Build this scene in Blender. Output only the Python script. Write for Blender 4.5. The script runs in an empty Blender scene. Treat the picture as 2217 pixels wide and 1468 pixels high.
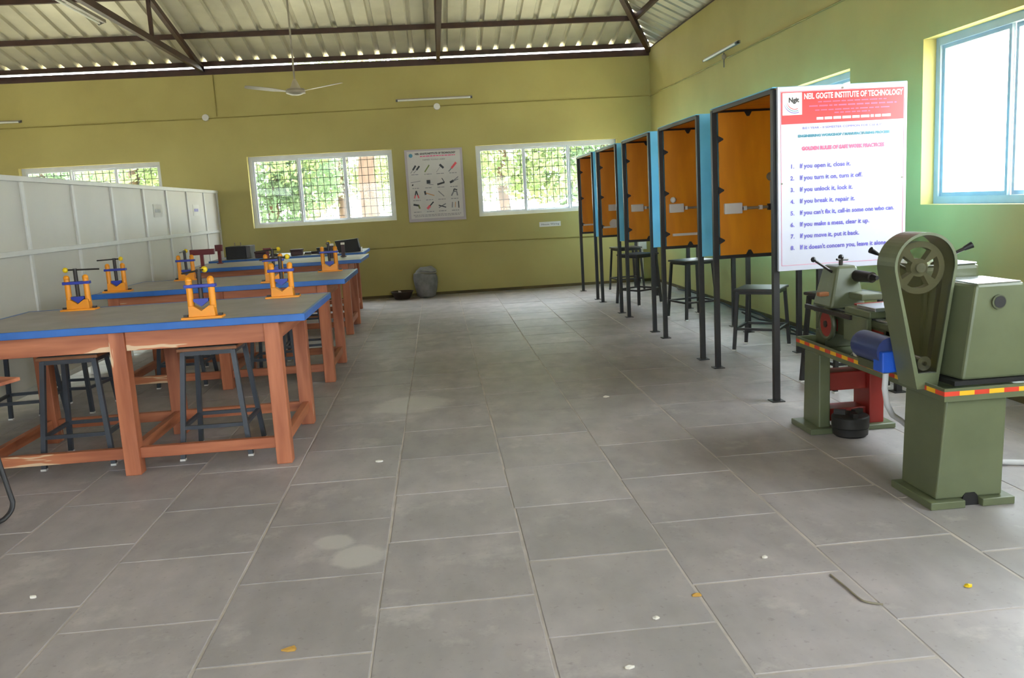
import bpy, math, random
from mathutils import Vector, Matrix
random.seed(7)
scene = bpy.context.scene
COL = scene.collection
PI = math.pi

# ------------------------------------------------------------------ camera
FPX, CH = 1850.0, 1.45
RT = (0.9945291204813731, -0.08784676880218616, -0.056522329442105494)
UP = (0.06947905260945618, 0.15223842223015588, 0.9858986378149456)
FW = (0.07800313944348057, 0.9844320230507986, -0.15750905443520663)
cd = bpy.data.cameras.new('camera')
cd.sensor_fit = 'HORIZONTAL'; cd.sensor_width = 36.0; cd.lens = FPX / 2217.0 * 36.0
cd.clip_start = 0.05; cd.clip_end = 300
cam = bpy.data.objects.new('camera', cd); COL.objects.link(cam)
cam.matrix_world = Matrix(((RT[0], UP[0], -FW[0], 0), (RT[1], UP[1], -FW[1], 0), (RT[2], UP[2], -FW[2], CH), (0, 0, 0, 1)))
scene.camera = cam

# ------------------------------------------------------------------ world, sun, exposure
world = bpy.data.worlds.new('world'); scene.world = world; world.use_nodes = True
bg = world.node_tree.nodes['Background']
bg.inputs['Color'].default_value = (0.88, 0.915, 1.0, 1); bg.inputs['Strength'].default_value = 3.0
sl = bpy.data.lights.new('sun', 'SUN'); sl.energy = 4.0; sl.angle = math.radians(2); sl.color = (1.0, 0.95, 0.86)
so = bpy.data.objects.new('sun', sl); COL.objects.link(so)
so.rotation_euler = (math.radians(-7), math.radians(5), 0); so.location = (0, 10, 20)
vs = scene.view_settings
vs.view_transform = 'Standard'; vs.look = 'None'; vs.gamma = 1.0; vs.use_curve_mapping = False
vs.exposure = 2.9
scene.cycles.use_denoising = True
scene.cycles.max_bounces = 10; scene.cycles.diffuse_bounces = 6; scene.cycles.transparent_max_bounces = 12
scene.cycles.sample_clamp_indirect = 8.0

# ------------------------------------------------------------------ materials
def lin(c):
    return tuple((v / 255 / 12.92 if v / 255 <= 0.04045 else ((v / 255 + 0.055) / 1.055) ** 2.4) for v in c)
MATS = {}
def mat(name, rgb, rough=0.6, metal=0.0, var=0.12, scale=6.0, stretch=(1, 1, 1), bump=0.0, rgb2=None, world_co=False,
        objvar=0.0, spec=0.5, detail=4.0, lo=0.35, hi=0.65, rgb3=None):
    """principled material: base colour varied by stretched noise, fine relief by bump"""
    m = bpy.data.materials.new(name); m.use_nodes = True; MATS[name] = m
    nt = m.node_tree; N = nt.nodes; L = nt.links; P = N['Principled BSDF']
    P.inputs['Roughness'].default_value = rough; P.inputs['Metallic'].default_value = metal
    P.inputs['Specular IOR Level'].default_value = spec
    c = lin(rgb)
    c2 = lin(rgb2) if rgb2 else tuple(v * (1 - var) for v in c)
    if rgb2 is None: c = tuple(min(1, v * (1 + var * .6)) for v in c)
    if world_co:
        co = N.new('ShaderNodeNewGeometry').outputs['Position']
    else:
        co = N.new('ShaderNodeTexCoord').outputs['Object']
    mp = N.new('ShaderNodeMapping'); mp.inputs['Scale'].default_value = stretch; L.new(co, mp.inputs['Vector'])
    nz = N.new('ShaderNodeTexNoise'); nz.inputs['Scale'].default_value = scale; nz.inputs['Detail'].default_value = detail
    L.new(mp.outputs['Vector'], nz.inputs['Vector'])
    rp = N.new('ShaderNodeValToRGB'); rp.color_ramp.elements[0].position = lo; rp.color_ramp.elements[1].position = hi
    rp.color_ramp.elements[0].color = (*c2, 1); rp.color_ramp.elements[1].color = (*c, 1)
    if rgb3:
        e = rp.color_ramp.elements.new(.66); e.color = (*c, 1); e.position = .62; rp.color_ramp.elements[-1].position = .665; rp.color_ramp.elements[-1].color = (*lin(rgb3), 1)
        rp.color_ramp.elements[0].position = .3
    L.new(nz.outputs['Fac'], rp.inputs['Fac'])
    out = rp.outputs['Color']
    if objvar:
        oi = N.new('ShaderNodeObjectInfo')
        hs = N.new('ShaderNodeHueSaturation')
        mr = N.new('ShaderNodeMapRange'); mr.inputs['To Min'].default_value = 1 - objvar; mr.inputs['To Max'].default_value = 1 + objvar
        L.new(oi.outputs['Random'], mr.inputs['Value']); L.new(mr.outputs['Result'], hs.inputs['Value'])
        L.new(out, hs.inputs['Color']); out = hs.outputs['Color']
    L.new(out, P.inputs['Base Color'])
    if bump:
        b = N.new('ShaderNodeBump'); b.inputs['Strength'].default_value = bump; b.inputs['Distance'].default_value = 0.01
        L.new(nz.outputs['Fac'], b.inputs['Height']); L.new(b.outputs['Normal'], P.inputs['Normal'])
    return m

mat('wall_paint', (181, 170, 104), .75, var=.10, scale=.9, world_co=True, bump=.05, rgb2=(170, 158, 95), detail=6)
mat('wall_out', (205, 200, 185), .8)
mat('baseboard', (92, 80, 46), .8, var=.3, scale=3)
def tile_mat():
    m = bpy.data.materials.new('tile'); m.use_nodes = True; MATS['tile'] = m
    nt = m.node_tree; N = nt.nodes; L = nt.links; P = N['Principled BSDF']
    g = N.new('ShaderNodeNewGeometry'); oi = N.new('ShaderNodeObjectInfo')
    def noise(sc, det, lo, hi, stretch=(1, 1, 1), rough=.55):
        mp = N.new('ShaderNodeMapping'); mp.inputs['Scale'].default_value = stretch; L.new(g.outputs['Position'], mp.inputs['Vector'])
        n = N.new('ShaderNodeTexNoise'); n.inputs['Scale'].default_value = sc; n.inputs['Detail'].default_value = det; n.inputs['Roughness'].default_value = rough
        L.new(mp.outputs['Vector'], n.inputs['Vector'])
        r = N.new('ShaderNodeMapRange'); r.inputs['From Min'].default_value = lo; r.inputs['From Max'].default_value = hi; L.new(n.outputs['Fac'], r.inputs['Value'])
        return r.outputs['Result'], n
    def mix(f, a, b, k=1.0):
        x = N.new('ShaderNodeMix'); x.data_type = 'RGBA'
        if k != 1.0:
            mm = N.new('ShaderNodeMath'); mm.operation = 'MULTIPLY'; mm.inputs[1].default_value = k; L.new(f, mm.inputs[0]); f = mm.outputs[0]
        L.new(f, x.inputs['Factor'])
        for v, sk in ((a, 6), (b, 7)):
            if isinstance(v, tuple): x.inputs[sk].default_value = (*lin(v), 1)
            else: L.new(v, x.inputs[sk])
        return x.outputs[2]
    f1, n1 = noise(1.1, 6, .35, .65); f2, n2 = noise(7, 8, .35, .7, (1, .5, 1)); f3, n3 = noise(2.3, 9, .56, .66, rough=.68); f4, n4 = noise(38, 3, .62, .72)
    c = mix(f1, (150, 144, 142), (172, 163, 162)); c = mix(f2, c, (138, 132, 130), .5); c = mix(f3, c, (188, 180, 176), .55); c = mix(f4, c, (112, 104, 100), .35)
    # dried pale spills on two tiles
    for (px, py, rad) in ((-.44, 3.50, .13), (-.56, 3.68, .10), (-1.50, 5.9, .16), (-.30, 6.3, .3)):
        d = N.new('ShaderNodeVectorMath'); d.operation = 'DISTANCE'; L.new(g.outputs['Position'], d.inputs[0]); d.inputs[1].default_value = (px, py, 0)
        ad = N.new('ShaderNodeMath'); ad.operation = 'MULTIPLY_ADD'; L.new(n3.outputs['Fac'], ad.inputs[0]); ad.inputs[1].default_value = rad * 1.6; L.new(d.outputs['Value'], ad.inputs[2])
        mr = N.new('ShaderNodeMapRange'); mr.inputs['From Min'].default_value = rad * 1.8; mr.inputs['From Max'].default_value = rad * 1.55; L.new(ad.outputs[0], mr.inputs['Value'])
        c = mix(mr.outputs['Result'], c, (196, 190, 184), .7)
    hs = N.new('ShaderNodeHueSaturation'); mr = N.new('ShaderNodeMapRange'); mr.inputs['To Min'].default_value = .93; mr.inputs['To Max'].default_value = 1.06
    L.new(oi.outputs['Random'], mr.inputs['Value']); L.new(mr.outputs['Result'], hs.inputs['Value']); L.new(c, hs.inputs['Color']); L.new(hs.outputs['Color'], P.inputs['Base Color'])
    rr = N.new('ShaderNodeMapRange'); rr.inputs['To Min'].default_value = .36; rr.inputs['To Max'].default_value = .62; L.new(n2.outputs['Fac'], rr.inputs['Value']); L.new(rr.outputs['Result'], P.inputs['Roughness'])
    b = N.new('ShaderNodeBump'); b.inputs['Strength'].default_value = .06; b.inputs['Distance'].default_value = .01; L.new(n2.outputs['Fac'], b.inputs['Height']); L.new(b.outputs['Normal'], P.inputs['Normal'])
tile_mat()
mat('grout', (182, 172, 164), .8, var=.2, scale=5, world_co=True)
mat('sheet', (200, 196, 178), .45, metal=.25, var=.12, scale=2.0, world_co=True)
mat('brown_steel', (62, 36, 26), .5, var=.25, scale=8)
mat('white_alu', (198, 202, 208), .4, var=.05)
mat('grille', (58, 58, 54), .6)
mat('cream_panel', (206, 201, 190), .5, var=.05, scale=1.2)
mat('part_frame', (214, 212, 206), .4, var=.05)
mat('grey_top', (172, 166, 164), .5, rgb2=(158, 152, 150), scale=5, detail=6)
mat('blue_edge', (32, 96, 172), .35, var=.12)
mat('wood_v', (188, 114, 78), .55, rgb2=(146, 78, 48), stretch=(7, 7, .7), scale=2.2, detail=3, bump=.05, objvar=.08, rgb3=(216, 182, 146))
mat('wood_x', (190, 116, 78), .55, rgb2=(148, 80, 50), stretch=(.7, 7, 7), scale=2.2, detail=3, bump=.05, objvar=.08, rgb3=(216, 182, 146))
mat('wood_y', (190, 116, 78), .55, rgb2=(148, 80, 50), stretch=(7, .7, 7), scale=2.2, detail=3, bump=.05, objvar=.08, rgb3=(216, 182, 146))
mat('sapwood', (214, 178, 140), .55, var=.15, stretch=(6, 6, .7), scale=4)
mat('stool_steel', (58, 62, 70), .45, var=.15)
mat('stool_board', (148, 92, 52), .5, var=.2, scale=8)
mat('stool_top', (92, 90, 86), .6, var=.1)
mat('black_steel', (42, 40, 40), .45, var=.2)
mat('black_seat', (60, 58, 56), .4, var=.15)
mat('cyan_board', (120, 194, 220), .45, rgb2=(108, 180, 208), scale=3)
mat('orange_board', (224, 146, 12), .5, rgb2=(206, 128, 9), scale=2.5, stretch=(3, 3, .7))
mat('white_plastic', (214, 212, 206), .4, var=.04)
mat('conduit_grey', (140, 130, 110), .5)
mat('conduit_wall', (150, 138, 70), .6)
mat('board_white', (194, 194, 206), .28, var=.015)
mat('print_red', (214, 44, 48), .35, var=.05)
mat('print_pink', (224, 90, 130), .4)
mat('print_violet', (92, 82, 178), .4)
mat('print_teal', (60, 130, 150), .4)
mat('print_white', (244, 240, 244), .4, var=.02)
mat('print_dark', (48, 46, 46), .5)
mat('print_grey', (120, 118, 118), .5)
mat('poster_paper', (196, 190, 180), .4, var=.03)
mat('poster_border', (172, 160, 160), .4, var=.04)
mat('print_wood', (190, 140, 90), .5)
mat('print_olive', (110, 120, 60), .5)
mat('vise_orange', (236, 148, 22), .4, var=.08)
mat('vise_yellow', (232, 196, 24), .4, var=.06)
mat('vise_blue', (40, 58, 160), .4, var=.1)
mat('dark_iron', (58, 52, 48), .4, metal=.5)
mat('lathe_green', (98, 104, 76), .36, rgb2=(88, 94, 68), scale=4)
mat('lathe_dark', (72, 76, 52), .42, var=.1)
mat('lathe_red', (138, 34, 26), .45, var=.12)
mat('bright_steel', (190, 192, 196), .25, metal=.9, var=.05)
mat('grey_iron', (128, 124, 108), .5, metal=.2, var=.1)
mat('stripe_red', (206, 60, 36), .5)
mat('stripe_yellow', (232, 176, 30), .5)
mat('motor_blue', (38, 52, 104), .42, var=.12)
mat('box_blue', (30, 84, 190), .4)
mat('orange_cap', (216, 110, 60), .5)
mat('hose_white', (206, 204, 204), .5, var=.06)
mat('chuck_iron', (48, 46, 44), .5, metal=.4)
mat('black_box', (24, 22, 22), .5)
mat('grey_box', (96, 94, 92), .5)
mat('maroon', (110, 22, 28), .45, var=.12)
mat('dark_maroon', (62, 30, 30), .5)
mat('fan_cream', (176, 166, 140), .4)
mat('fan_blade', (150, 142, 126), .4)
mat('sack_grey', (126, 126, 124), .7, var=.25, scale=9, bump=.4)
mat('basin_dark', (54, 42, 34), .5, var=.3)
mat('paper', (226, 222, 214), .7, var=.06)
mat('straw', (206, 180, 130), .8, var=.2)
mat('leaf_dry', (196, 150, 70), .8, var=.2)
mat('leaf_pale', (214, 208, 196), .8, var=.1)
mat('ground', (206, 196, 172), .9, var=.1, scale=.4)
mat('bark', (96, 76, 64), .85, rgb2=(76, 60, 50), stretch=(3, 3, .6), scale=4, bump=.4)
mat('tube_glass', (228, 228, 222), .3, var=.02)
mat('cable_black', (40, 40, 42), .6)
mat('frame_blue_grey', (150, 168, 180), .4, var=.06)

def leaf_mat(name, rgb):
    m = bpy.data.materials.new(name); m.use_nodes = True; MATS[name] = m
    N = m.node_tree.nodes; L = m.node_tree.links; N.clear()
    o = N.new('ShaderNodeOutputMaterial'); mx = N.new('ShaderNodeMixShader'); d = N.new('ShaderNodeBsdfDiffuse'); t = N.new('ShaderNodeBsdfTranslucent')
    nz = N.new('ShaderNodeTexNoise'); nz.inputs['Scale'].default_value = 2.5
    r = N.new('ShaderNodeValToRGB'); c = lin(rgb)
    r.color_ramp.elements[0].position = .3; r.color_ramp.elements[1].position = .7
    r.color_ramp.elements[0].color = (c[0] * .6, c[1] * .7, c[2] * .6, 1); r.color_ramp.elements[1].color = (*c, 1)
    g = N.new('ShaderNodeNewGeometry'); L.new(g.outputs['Position'], nz.inputs['Vector']); L.new(nz.outputs['Fac'], r.inputs['Fac'])
    L.new(r.outputs['Color'], d.inputs['Color']); L.new(r.outputs['Color'], t.inputs['Color'])
    mx.inputs['Fac'].default_value = .45
    L.new(d.outputs[0], mx.inputs[1]); L.new(t.outputs[0], mx.inputs[2]); L.new(mx.outputs[0], o.inputs['Surface'])
leaf_mat('leaf_a', (142, 154, 114)); leaf_mat('leaf_b', (122, 140, 114)); leaf_mat('leaf_c', (160, 166, 130))

def glass_mat(name, tint, refl=.06):
    m = bpy.data.materials.new(name); m.use_nodes = True; MATS[name] = m
    N = m.node_tree.nodes; L = m.node_tree.links; N.clear()
    o = N.new('ShaderNodeOutputMaterial'); mx = N.new('ShaderNodeMixShader'); t = N.new('ShaderNodeBsdfTransparent'); g = N.new('ShaderNodeBsdfGlossy')
    t.inputs['Color'].default_value = (*tint, 1); g.inputs['Roughness'].default_value = .03
    mx.inputs['Fac'].default_value = refl
    L.new(t.outputs[0], mx.inputs[1]); L.new(g.outputs[0], mx.inputs[2]); L.new(mx.outputs[0], o.inputs['Surface'])
glass_mat('pane', (.93, .97, .96), .012); glass_mat('perspex', (.72, .72, .66), .05)

# ------------------------------------------------------------------ mesh helpers (all authored in world metres)
WLOC = {}
class MB:
    def __init__(s): s.v = []; s.f = []
    def add(s, vs_, fs):
        o = len(s.v); s.v += [tuple(p) for p in vs_]; s.f += [tuple(i + o for i in f) for f in fs]; return s
    def box(s, x0, x1, y0, y1, z0, z1):
        return s.add([(x0, y0, z0), (x1, y0, z0), (x1, y1, z0), (x0, y1, z0), (x0, y0, z1), (x1, y0, z1), (x1, y1, z1), (x0, y1, z1)],
                     [(0, 3, 2, 1), (4, 5, 6, 7), (0, 1, 5, 4), (1, 2, 6, 5), (2, 3, 7, 6), (3, 0, 4, 7)])
    def hexa(s, bot, top):
        return s.add(list(bot) + list(top), [(0, 3, 2, 1), (4, 5, 6, 7), (0, 1, 5, 4), (1, 2, 6, 5), (2, 3, 7, 6), (3, 0, 4, 7)])
    def bar(s, p, q, w, h, up=(0, 0, 1)):
        p = Vector(p); q = Vector(q); d = (q - p).normalized(); u = Vector(up)
        if abs(d.dot(u)) > .98: u = Vector((0, 1, 0))
        a = d.cross(u).normalized(); b = a.cross(d).normalized(); a *= w / 2; b *= h / 2
        return s.hexa([p - a - b, p + a - b, p + a + b, p - a + b], [q - a - b, q + a - b, q + a + b, q - a + b])
    def tube(s, path, r, n=8, closed=False):
        P = [Vector(p) for p in path]; m = len(P); rings = []; a0 = None
        for i, p in enumerate(P):
            if closed: d = P[(i + 1) % m] - P[i - 1]
            else: d = P[min(i + 1, m - 1)] - P[max(i - 1, 0)]
            d.normalize()
            if a0 is None:
                u = Vector((0, 0, 1)) if abs(d.z) < .9 else Vector((1, 0, 0)); a = d.cross(u).normalized()
            else: a = (a0 - d * a0.dot(d)).normalized()
            a0 = a; b = d.cross(a); rr = r[i] if isinstance(r, (list, tuple)) else r
            rings.append([p + (a * math.cos(2 * PI * k / n) + b * math.sin(2 * PI * k / n)) * rr for k in range(n)])
        vs_ = [q for R in rings for q in R]; fs = []
        for i in range(m if closed else m - 1):
            j = (i + 1) % m
            for k in range(n): fs.append((i * n + k, i * n + (k + 1) % n, j * n + (k + 1) % n, j * n + k))
        if not closed: fs += [tuple(range(n - 1, -1, -1)), tuple((m - 1) * n + k for k in range(n))]
        return s.add(vs_, fs)
    def cyl(s, p, q, r0, r1=None, n=16): return s.tube([p, q], [r0, r0 if r1 is None else r1], n)
    def ball(s, c, r, n=10, sz=1.0):
        m = n // 2 + 1
        prof = [(max(1e-4, r * math.sin(PI * i / (m - 1))), c[2] - r * sz * math.cos(PI * i / (m - 1))) for i in range(m)]
        return s.lathe(prof, c[0], c[1], n)
    def lathe(s, prof, cx=0, cy=0, n=20):
        vs_ = []; fs = []
        for (r, z) in prof:
            for k in range(n): vs_.append((cx + r * math.cos(2 * PI * k / n), cy + r * math.sin(2 * PI * k / n), z))
        for i in range(len(prof) - 1):
            for k in range(n): fs.append((i * n + k, i * n + (k + 1) % n, (i + 1) * n + (k + 1) % n, (i + 1) * n + k))
        fs += [tuple(range(n - 1, -1, -1)), tuple((len(prof) - 1) * n + k for k in range(n))]
        return s.add(vs_, fs)
    def prism_xz(s, poly, y0, y1):
        n = len(poly)
        return s.add([(x, y0, z) for x, z in poly] + [(x, y1, z) for x, z in poly],
                     [tuple(range(n)), tuple(range(2 * n - 1, n - 1, -1))] + [(i, i + n, (i + 1) % n + n, (i + 1) % n) for i in range(n)])
    def ring_xz(s, outer, inner, y0, y1):
        n = len(outer); vs_ = [(x, y0, z) for x, z in outer] + [(x, y0, z) for x, z in inner] + [(x, y1, z) for x, z in outer] + [(x, y1, z) for x, z in inner]
        fs = []
        for i in range(n):
            j = (i + 1) % n
            fs += [(i, j, n + j, n + i), (2 * n + i, 3 * n + i, 3 * n + j, 2 * n + j), (i, 2 * n + i, 2 * n + j, j), (n + i, n + j, 3 * n + j, 3 * n + i)]
        return s.add(vs_, fs)
    def build(s, name, m, parent=None, smooth=False, bev=0.0):
        o_ = wl(parent)
        me = bpy.data.meshes.new(name)
        me.from_pydata([(x - o_[0], y - o_[1], z - o_[2]) for x, y, z in s.v], [], s.f)
        me.materials.append(MATS[m]); me.update()
        if smooth:
            me.polygons.foreach_set('use_smooth', [True] * len(me.polygons)); me.set_sharp_from_angle(angle=math.radians(40))
        o = bpy.data.objects.new(name, me); COL.objects.link(o)
        if parent is not None: o.parent = parent
        if bev:
            b = o.modifiers.new('bevel', 'BEVEL'); b.width = bev; b.segments = 2; b.limit_method = 'ANGLE'
        return o
def wl(o):
    v = Vector((0, 0, 0))
    while o is not None: v = v + o.location; o = o.parent
    return v
def box(name, m, parent, *a, bev=0.0): return MB().box(*a).build(name, m, parent, bev=bev)
def tag(o, label=None, cat=None, group=None, kind=None):
    if label: o['label'] = label
    if cat: o['category'] = cat
    if group: o['group'] = group
    if kind: o['kind'] = kind
    return o
def thing(name, label, cat, loc, group=None, kind=None):
    o = bpy.data.objects.new(name, None); COL.objects.link(o); o.location = loc; o.empty_display_size = .1
    return tag(o, label, cat, group, kind)
def copy_tree(o, parent=None):
    c = o.copy(); COL.objects.link(c); c.parent = parent
    for ch in list(o.children): copy_tree(ch, c)
    return c
def place(src, loc, label, rz=0.0, group=None):
    c = copy_tree(src); c.location = loc; c.rotation_euler = (0, 0, rz); c['label'] = label
    if group: c['group'] = group
    return c
def text(s, m, parent, x, z, y, h, width=None, align='LEFT', name='lettering', bold=0.0, facing='-y'):
    """flat printed lettering on a plane facing the room (x right, z up), cap height about h"""
    cu = bpy.data.curves.new('t', 'FONT'); cu.body = s; cu.size = h * 1.4; cu.align_x = align; cu.resolution_u = 2; cu.offset = bold
    ob = bpy.data.objects.new('t', cu); COL.objects.link(ob)
    dg = bpy.context.evaluated_depsgraph_get(); me = bpy.data.meshes.new_from_object(ob.evaluated_get(dg))
    bpy.data.objects.remove(ob); bpy.data.curves.remove(cu)
    xs = [v.co.x for v in me.vertices]
    if not xs: return None
    k = 1.0
    if width: k = width / (max(xs) - min(xs))
    o_ = wl(parent)
    for v in me.vertices: v.co = (x + v.co.x * k - o_[0], y - o_[1], z + v.co.y - o_[2])
    me.materials.clear(); me.materials.append(MATS[m]); me.name = name
    o = bpy.data.objects.new(name, me); COL.objects.link(o); o.parent = parent
    return o

# ------------------------------------------------------------------ room dimensions
XR, YB, XL, YF = 3.65, 14.30, -8.60, -2.60
WT = 0.23; WZ = 3.70

# ------------------------------------------------------------------ ground and floor
tag(MB().box(-45, 45, -30, 60, -.6, -.25).build('ground', 'ground'), 'pale sandy ground outside the workshop windows', None, kind='structure')
floor = tag(box('floor', 'grout', None, XL - WT, XR + WT, YF - WT, YB + WT, -.25, -.0025), 'grey stone tile floor of the workshop', None, kind='structure')
tw, th_ = .584, .628
def tile_mesh(w, d):
    me = bpy.data.meshes.new('floor_tile'); a, b, c = w / 2, d / 2, .003
    me.from_pydata([(-a, -b, -.02), (a, -b, -.02), (a, b, -.02), (-a, b, -.02), (-a, -b, -.0018), (a, -b, -.0018), (a, b, -.0018), (-a, b, -.0018),
                    (-a + c, -b + c, 0), (a - c, -b + c, 0), (a - c, b - c, 0), (-a + c, b - c, 0)], [],
                   [(0, 1, 5, 4), (1, 2, 6, 5), (2, 3, 7, 6), (3, 0, 4, 7), (4, 5, 9, 8), (5, 6, 10, 9), (6, 7, 11, 10), (7, 4, 8, 11), (8, 9, 10, 11)])
    me.materials.append(MATS['tile']); me.update(); return me
TM = tile_mesh(tw - .009, th_ - .009)
phase = {0: 2.99, -1: 3.31, -2: 3.03, 1: 3.29, 2: 2.95, 3: 3.19, 4: 3.0, 5: 3.3, -3: 3.25, -4: 2.9, -5: 3.3, -6: 3.0}
x0 = -.31
for k in range(-6, 7):
    xa, xb = x0 + k * tw, x0 + (k + 1) * tw
    xb = min(xb, XR); xa = max(xa, -3.75)
    if xb - xa < .05: continue
    y = phase.get(k, 3.1) - 4 * th_
    while y < YB - .03:
        ye = min(y + th_, YB)
        o = bpy.data.objects.new('floor_tile', TM); COL.objects.link(o); o.parent = floor
        jx, jy = random.uniform(-.003, .003), random.uniform(-.003, .003)
        o.location = ((xa + xb) / 2 + jx, (y + ye) / 2 + jy, random.uniform(-.0006, .0004))
        o.scale = ((xb - xa) / tw, (ye - y) / th_, 1); o.rotation_euler = (0, 0, random.uniform(-.002, .002))
        y += th_

# ------------------------------------------------------------------ walls with window openings
def wall(name, axis, pos, thick, u0, u1, z1, openings, label, zmin=0.0):
    """axis 'y': wall in the xz plane from y=pos to pos+thick; axis 'x': in the yz plane"""
    us = sorted({u0, u1} | {v for o in openings for v in o[:2]}); zs = sorted({zmin, z1} | {v for o in openings for v in o[2:4]})
    b = MB()
    for i in range(len(us) - 1):
        for j in range(len(zs) - 1):
            cu, cz = (us[i] + us[i + 1]) / 2, (zs[j] + zs[j + 1]) / 2
            if any(o[0] < cu < o[1] and o[2] < cz < o[3] for o in openings): continue
            lo, hi = min(pos, pos + thick), max(pos, pos + thick)
            if axis == 'y': b.box(us[i], us[i + 1], lo, hi, zs[j], zs[j + 1])
            else: b.box(lo, hi, us[i], us[i + 1], zs[j], zs[j + 1])
    return tag(b.build(name, 'wall_paint'), label, None, kind='structure')
WB = [(-6.48, -4.32, 1.27, 2.41), (-2.96, -.65, 1.27, 2.41), (.71, 3.06, 1.25, 2.40)]
WR = [(3.86, 6.25, 1.26, 2.46), (7.38, 9.72, 1.26, 2.43), (11.0, 13.3, 1.26, 2.30), (.34, 2.73, 1.26, 2.46)]
WFR = [(-7.4, -5.0, .9, 2.5), (-3.4, -1.0, .9, 2.5), (.4, 2.9, .9, 2.5)]
WL_ = [(9.4, 11.8, 1.1, 2.4)]
wall('wall_back', 'y', YB, WT, XL - WT, XR + WT, WZ, WB, 'yellow green painted back wall with three windows')
wall('wall_right', 'x', XR, WT, YF - WT, YB, WZ + .10, WR, 'yellow green painted wall behind the wiring booths')
wall('wall_front', 'y', YF, -WT, XL - WT, XR + WT, WZ, WFR, 'yellow green wall behind the camera')
wall('wall_left', 'x', XL, -WT, YF, YB, WZ, WL_, 'yellow green wall beyond the white partition')
tag(box('baseboard_back', 'baseboard', None, -8.6, XR, YB - .012, YB, 0, .045), 'thin dirty dark strip along the foot of the back wall', None, kind='structure')
tag(box('baseboard_right', 'baseboard', None, XR - .012, XR, YF, YB - .012, 0, .045), 'thin dirty dark strip along the foot of the right wall', None, kind='structure')

wn = [0]
def window(axis, pos, o, label, side=1, panes=3, grille=True, frame='white_alu'):
    """sliding aluminium window in the opening; side = +1 when the outside lies towards +axis"""
    wn[0] += 1
    u0, u1, z0, z1 = o; d = pos + side * .10; fw_ = .055
    loc = ((u0 + u1) / 2, d, z0) if axis == 'y' else (d, (u0 + u1) / 2, z0)
    t = thing('window_%d' % wn[0], label, None, loc, kind='structure')
    def B(m_, ua, ub, da, db, za, zb):
        lo, hi = min(d + side * da, d + side * db), max(d + side * da, d + side * db)
        if axis == 'y': m_.box(ua, ub, lo, hi, za, zb)
        else: m_.box(lo, hi, ua, ub, za, zb)
        return m_
    f = MB()
    B(f, u0, u1, 0, .09, z0, z0 + fw_); B(f, u0, u1, 0, .09, z1 - fw_, z1); B(f, u0, u0 + fw_, 0, .09, z0 + fw_, z1 - fw_); B(f, u1 - fw_, u1, 0, .09, z0 + fw_, z1 - fw_)
    f.build('window_frame', frame, t)
    w = (u1 - u0 - 2 * fw_) / panes
    for i in range(panes):
        a, b_ = u0 + fw_ + i * w, u0 + fw_ + (i + 1) * w; off = .02 + .03 * (i % 2); s_ = .028
        sm = MB()
        B(sm, a, b_, off, off + .025, z0 + fw_, z0 + fw_ + s_); B(sm, a, b_, off, off + .025, z1 - fw_ - s_, z1 - fw_)
        B(sm, a, a + s_, off, off + .025, z0 + fw_ + s_, z1 - fw_ - s_); B(sm, b_ - s_, b_, off, off + .025, z0 + fw_ + s_, z1 - fw_ - s_)
        sash = sm.build('sash', frame, t)
        B(MB(), a + s_, b_ - s_, off + .010, off + .014, z0 + fw_ + s_, z1 - fw_ - s_).build('pane', 'pane', sash)
    if grille:
        g = MB(); n = int((u1 - u0) / .105)
        for i in range(1, n):
            u = u0 + (u1 - u0) * i / n; B(g, u - .0045, u + .0045, .112, .119, z0, z1)
        n = int((z1 - z0) / .125)
        for i in range(1, n):
            z = z0 + (z1 - z0) * i / n; B(g, u0, u1, .104, .112, z - .0045, z + .0045)
        g.build('window_grille', 'grille', t)
    # light portal filling the opening (guides daylight sampling only)
    pl = bpy.data.lights.new('daylight_portal', 'AREA'); pl.shape = 'RECTANGLE'; pl.size = u1 - u0; pl.size_y = z1 - z0; pl.cycles.is_portal = True
    po = bpy.data.objects.new('daylight_portal', pl); COL.objects.link(po)
    dd = pos + side * (WT + .02)
    po.location = ((u0 + u1) / 2, dd, (z0 + z1) / 2) if axis == 'y' else (dd, (u0 + u1) / 2, (z0 + z1) / 2)
    inward = Vector((0, -side, 0)) if axis == 'y' else Vector((-side, 0, 0))
    po.rotation_euler = inward.to_track_quat('-Z', 'Z').to_euler()
    return t
window('y', YB, WB[0], 'three pane window partly hidden behind the white partition')
window('y', YB, WB[1], 'three pane sliding window left of the tool chart')
window('y', YB, WB[2], 'three pane sliding window right of the tool chart')
window('x', XR, WR[0], 'bright window with blue grey frame above the lathe', grille=False, frame='frame_blue_grey')
window('x', XR, WR[1], 'window in the right wall mostly hidden behind the rules board', grille=False, frame='frame_blue_grey')
window('x', XR, WR[2], 'window in the right wall hidden behind the far wiring booths', grille=False, frame='frame_blue_grey')
window('x', XR, WR[3], 'window in the right wall beside the camera', grille=False, frame='frame_blue_grey')
window('y', YF, WFR[0], 'three pane window behind the camera at the far left', side=-1)
window('y', YF, WFR[1], 'three pane window behind the camera', side=-1)
for i, o_ in enumerate(WL_): window('x', XL, o_, 'window in the wall beyond the partition', side=-1)
window('y', YF, WFR[2], 'three pane window behind the camera at the right', side=-1)

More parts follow.
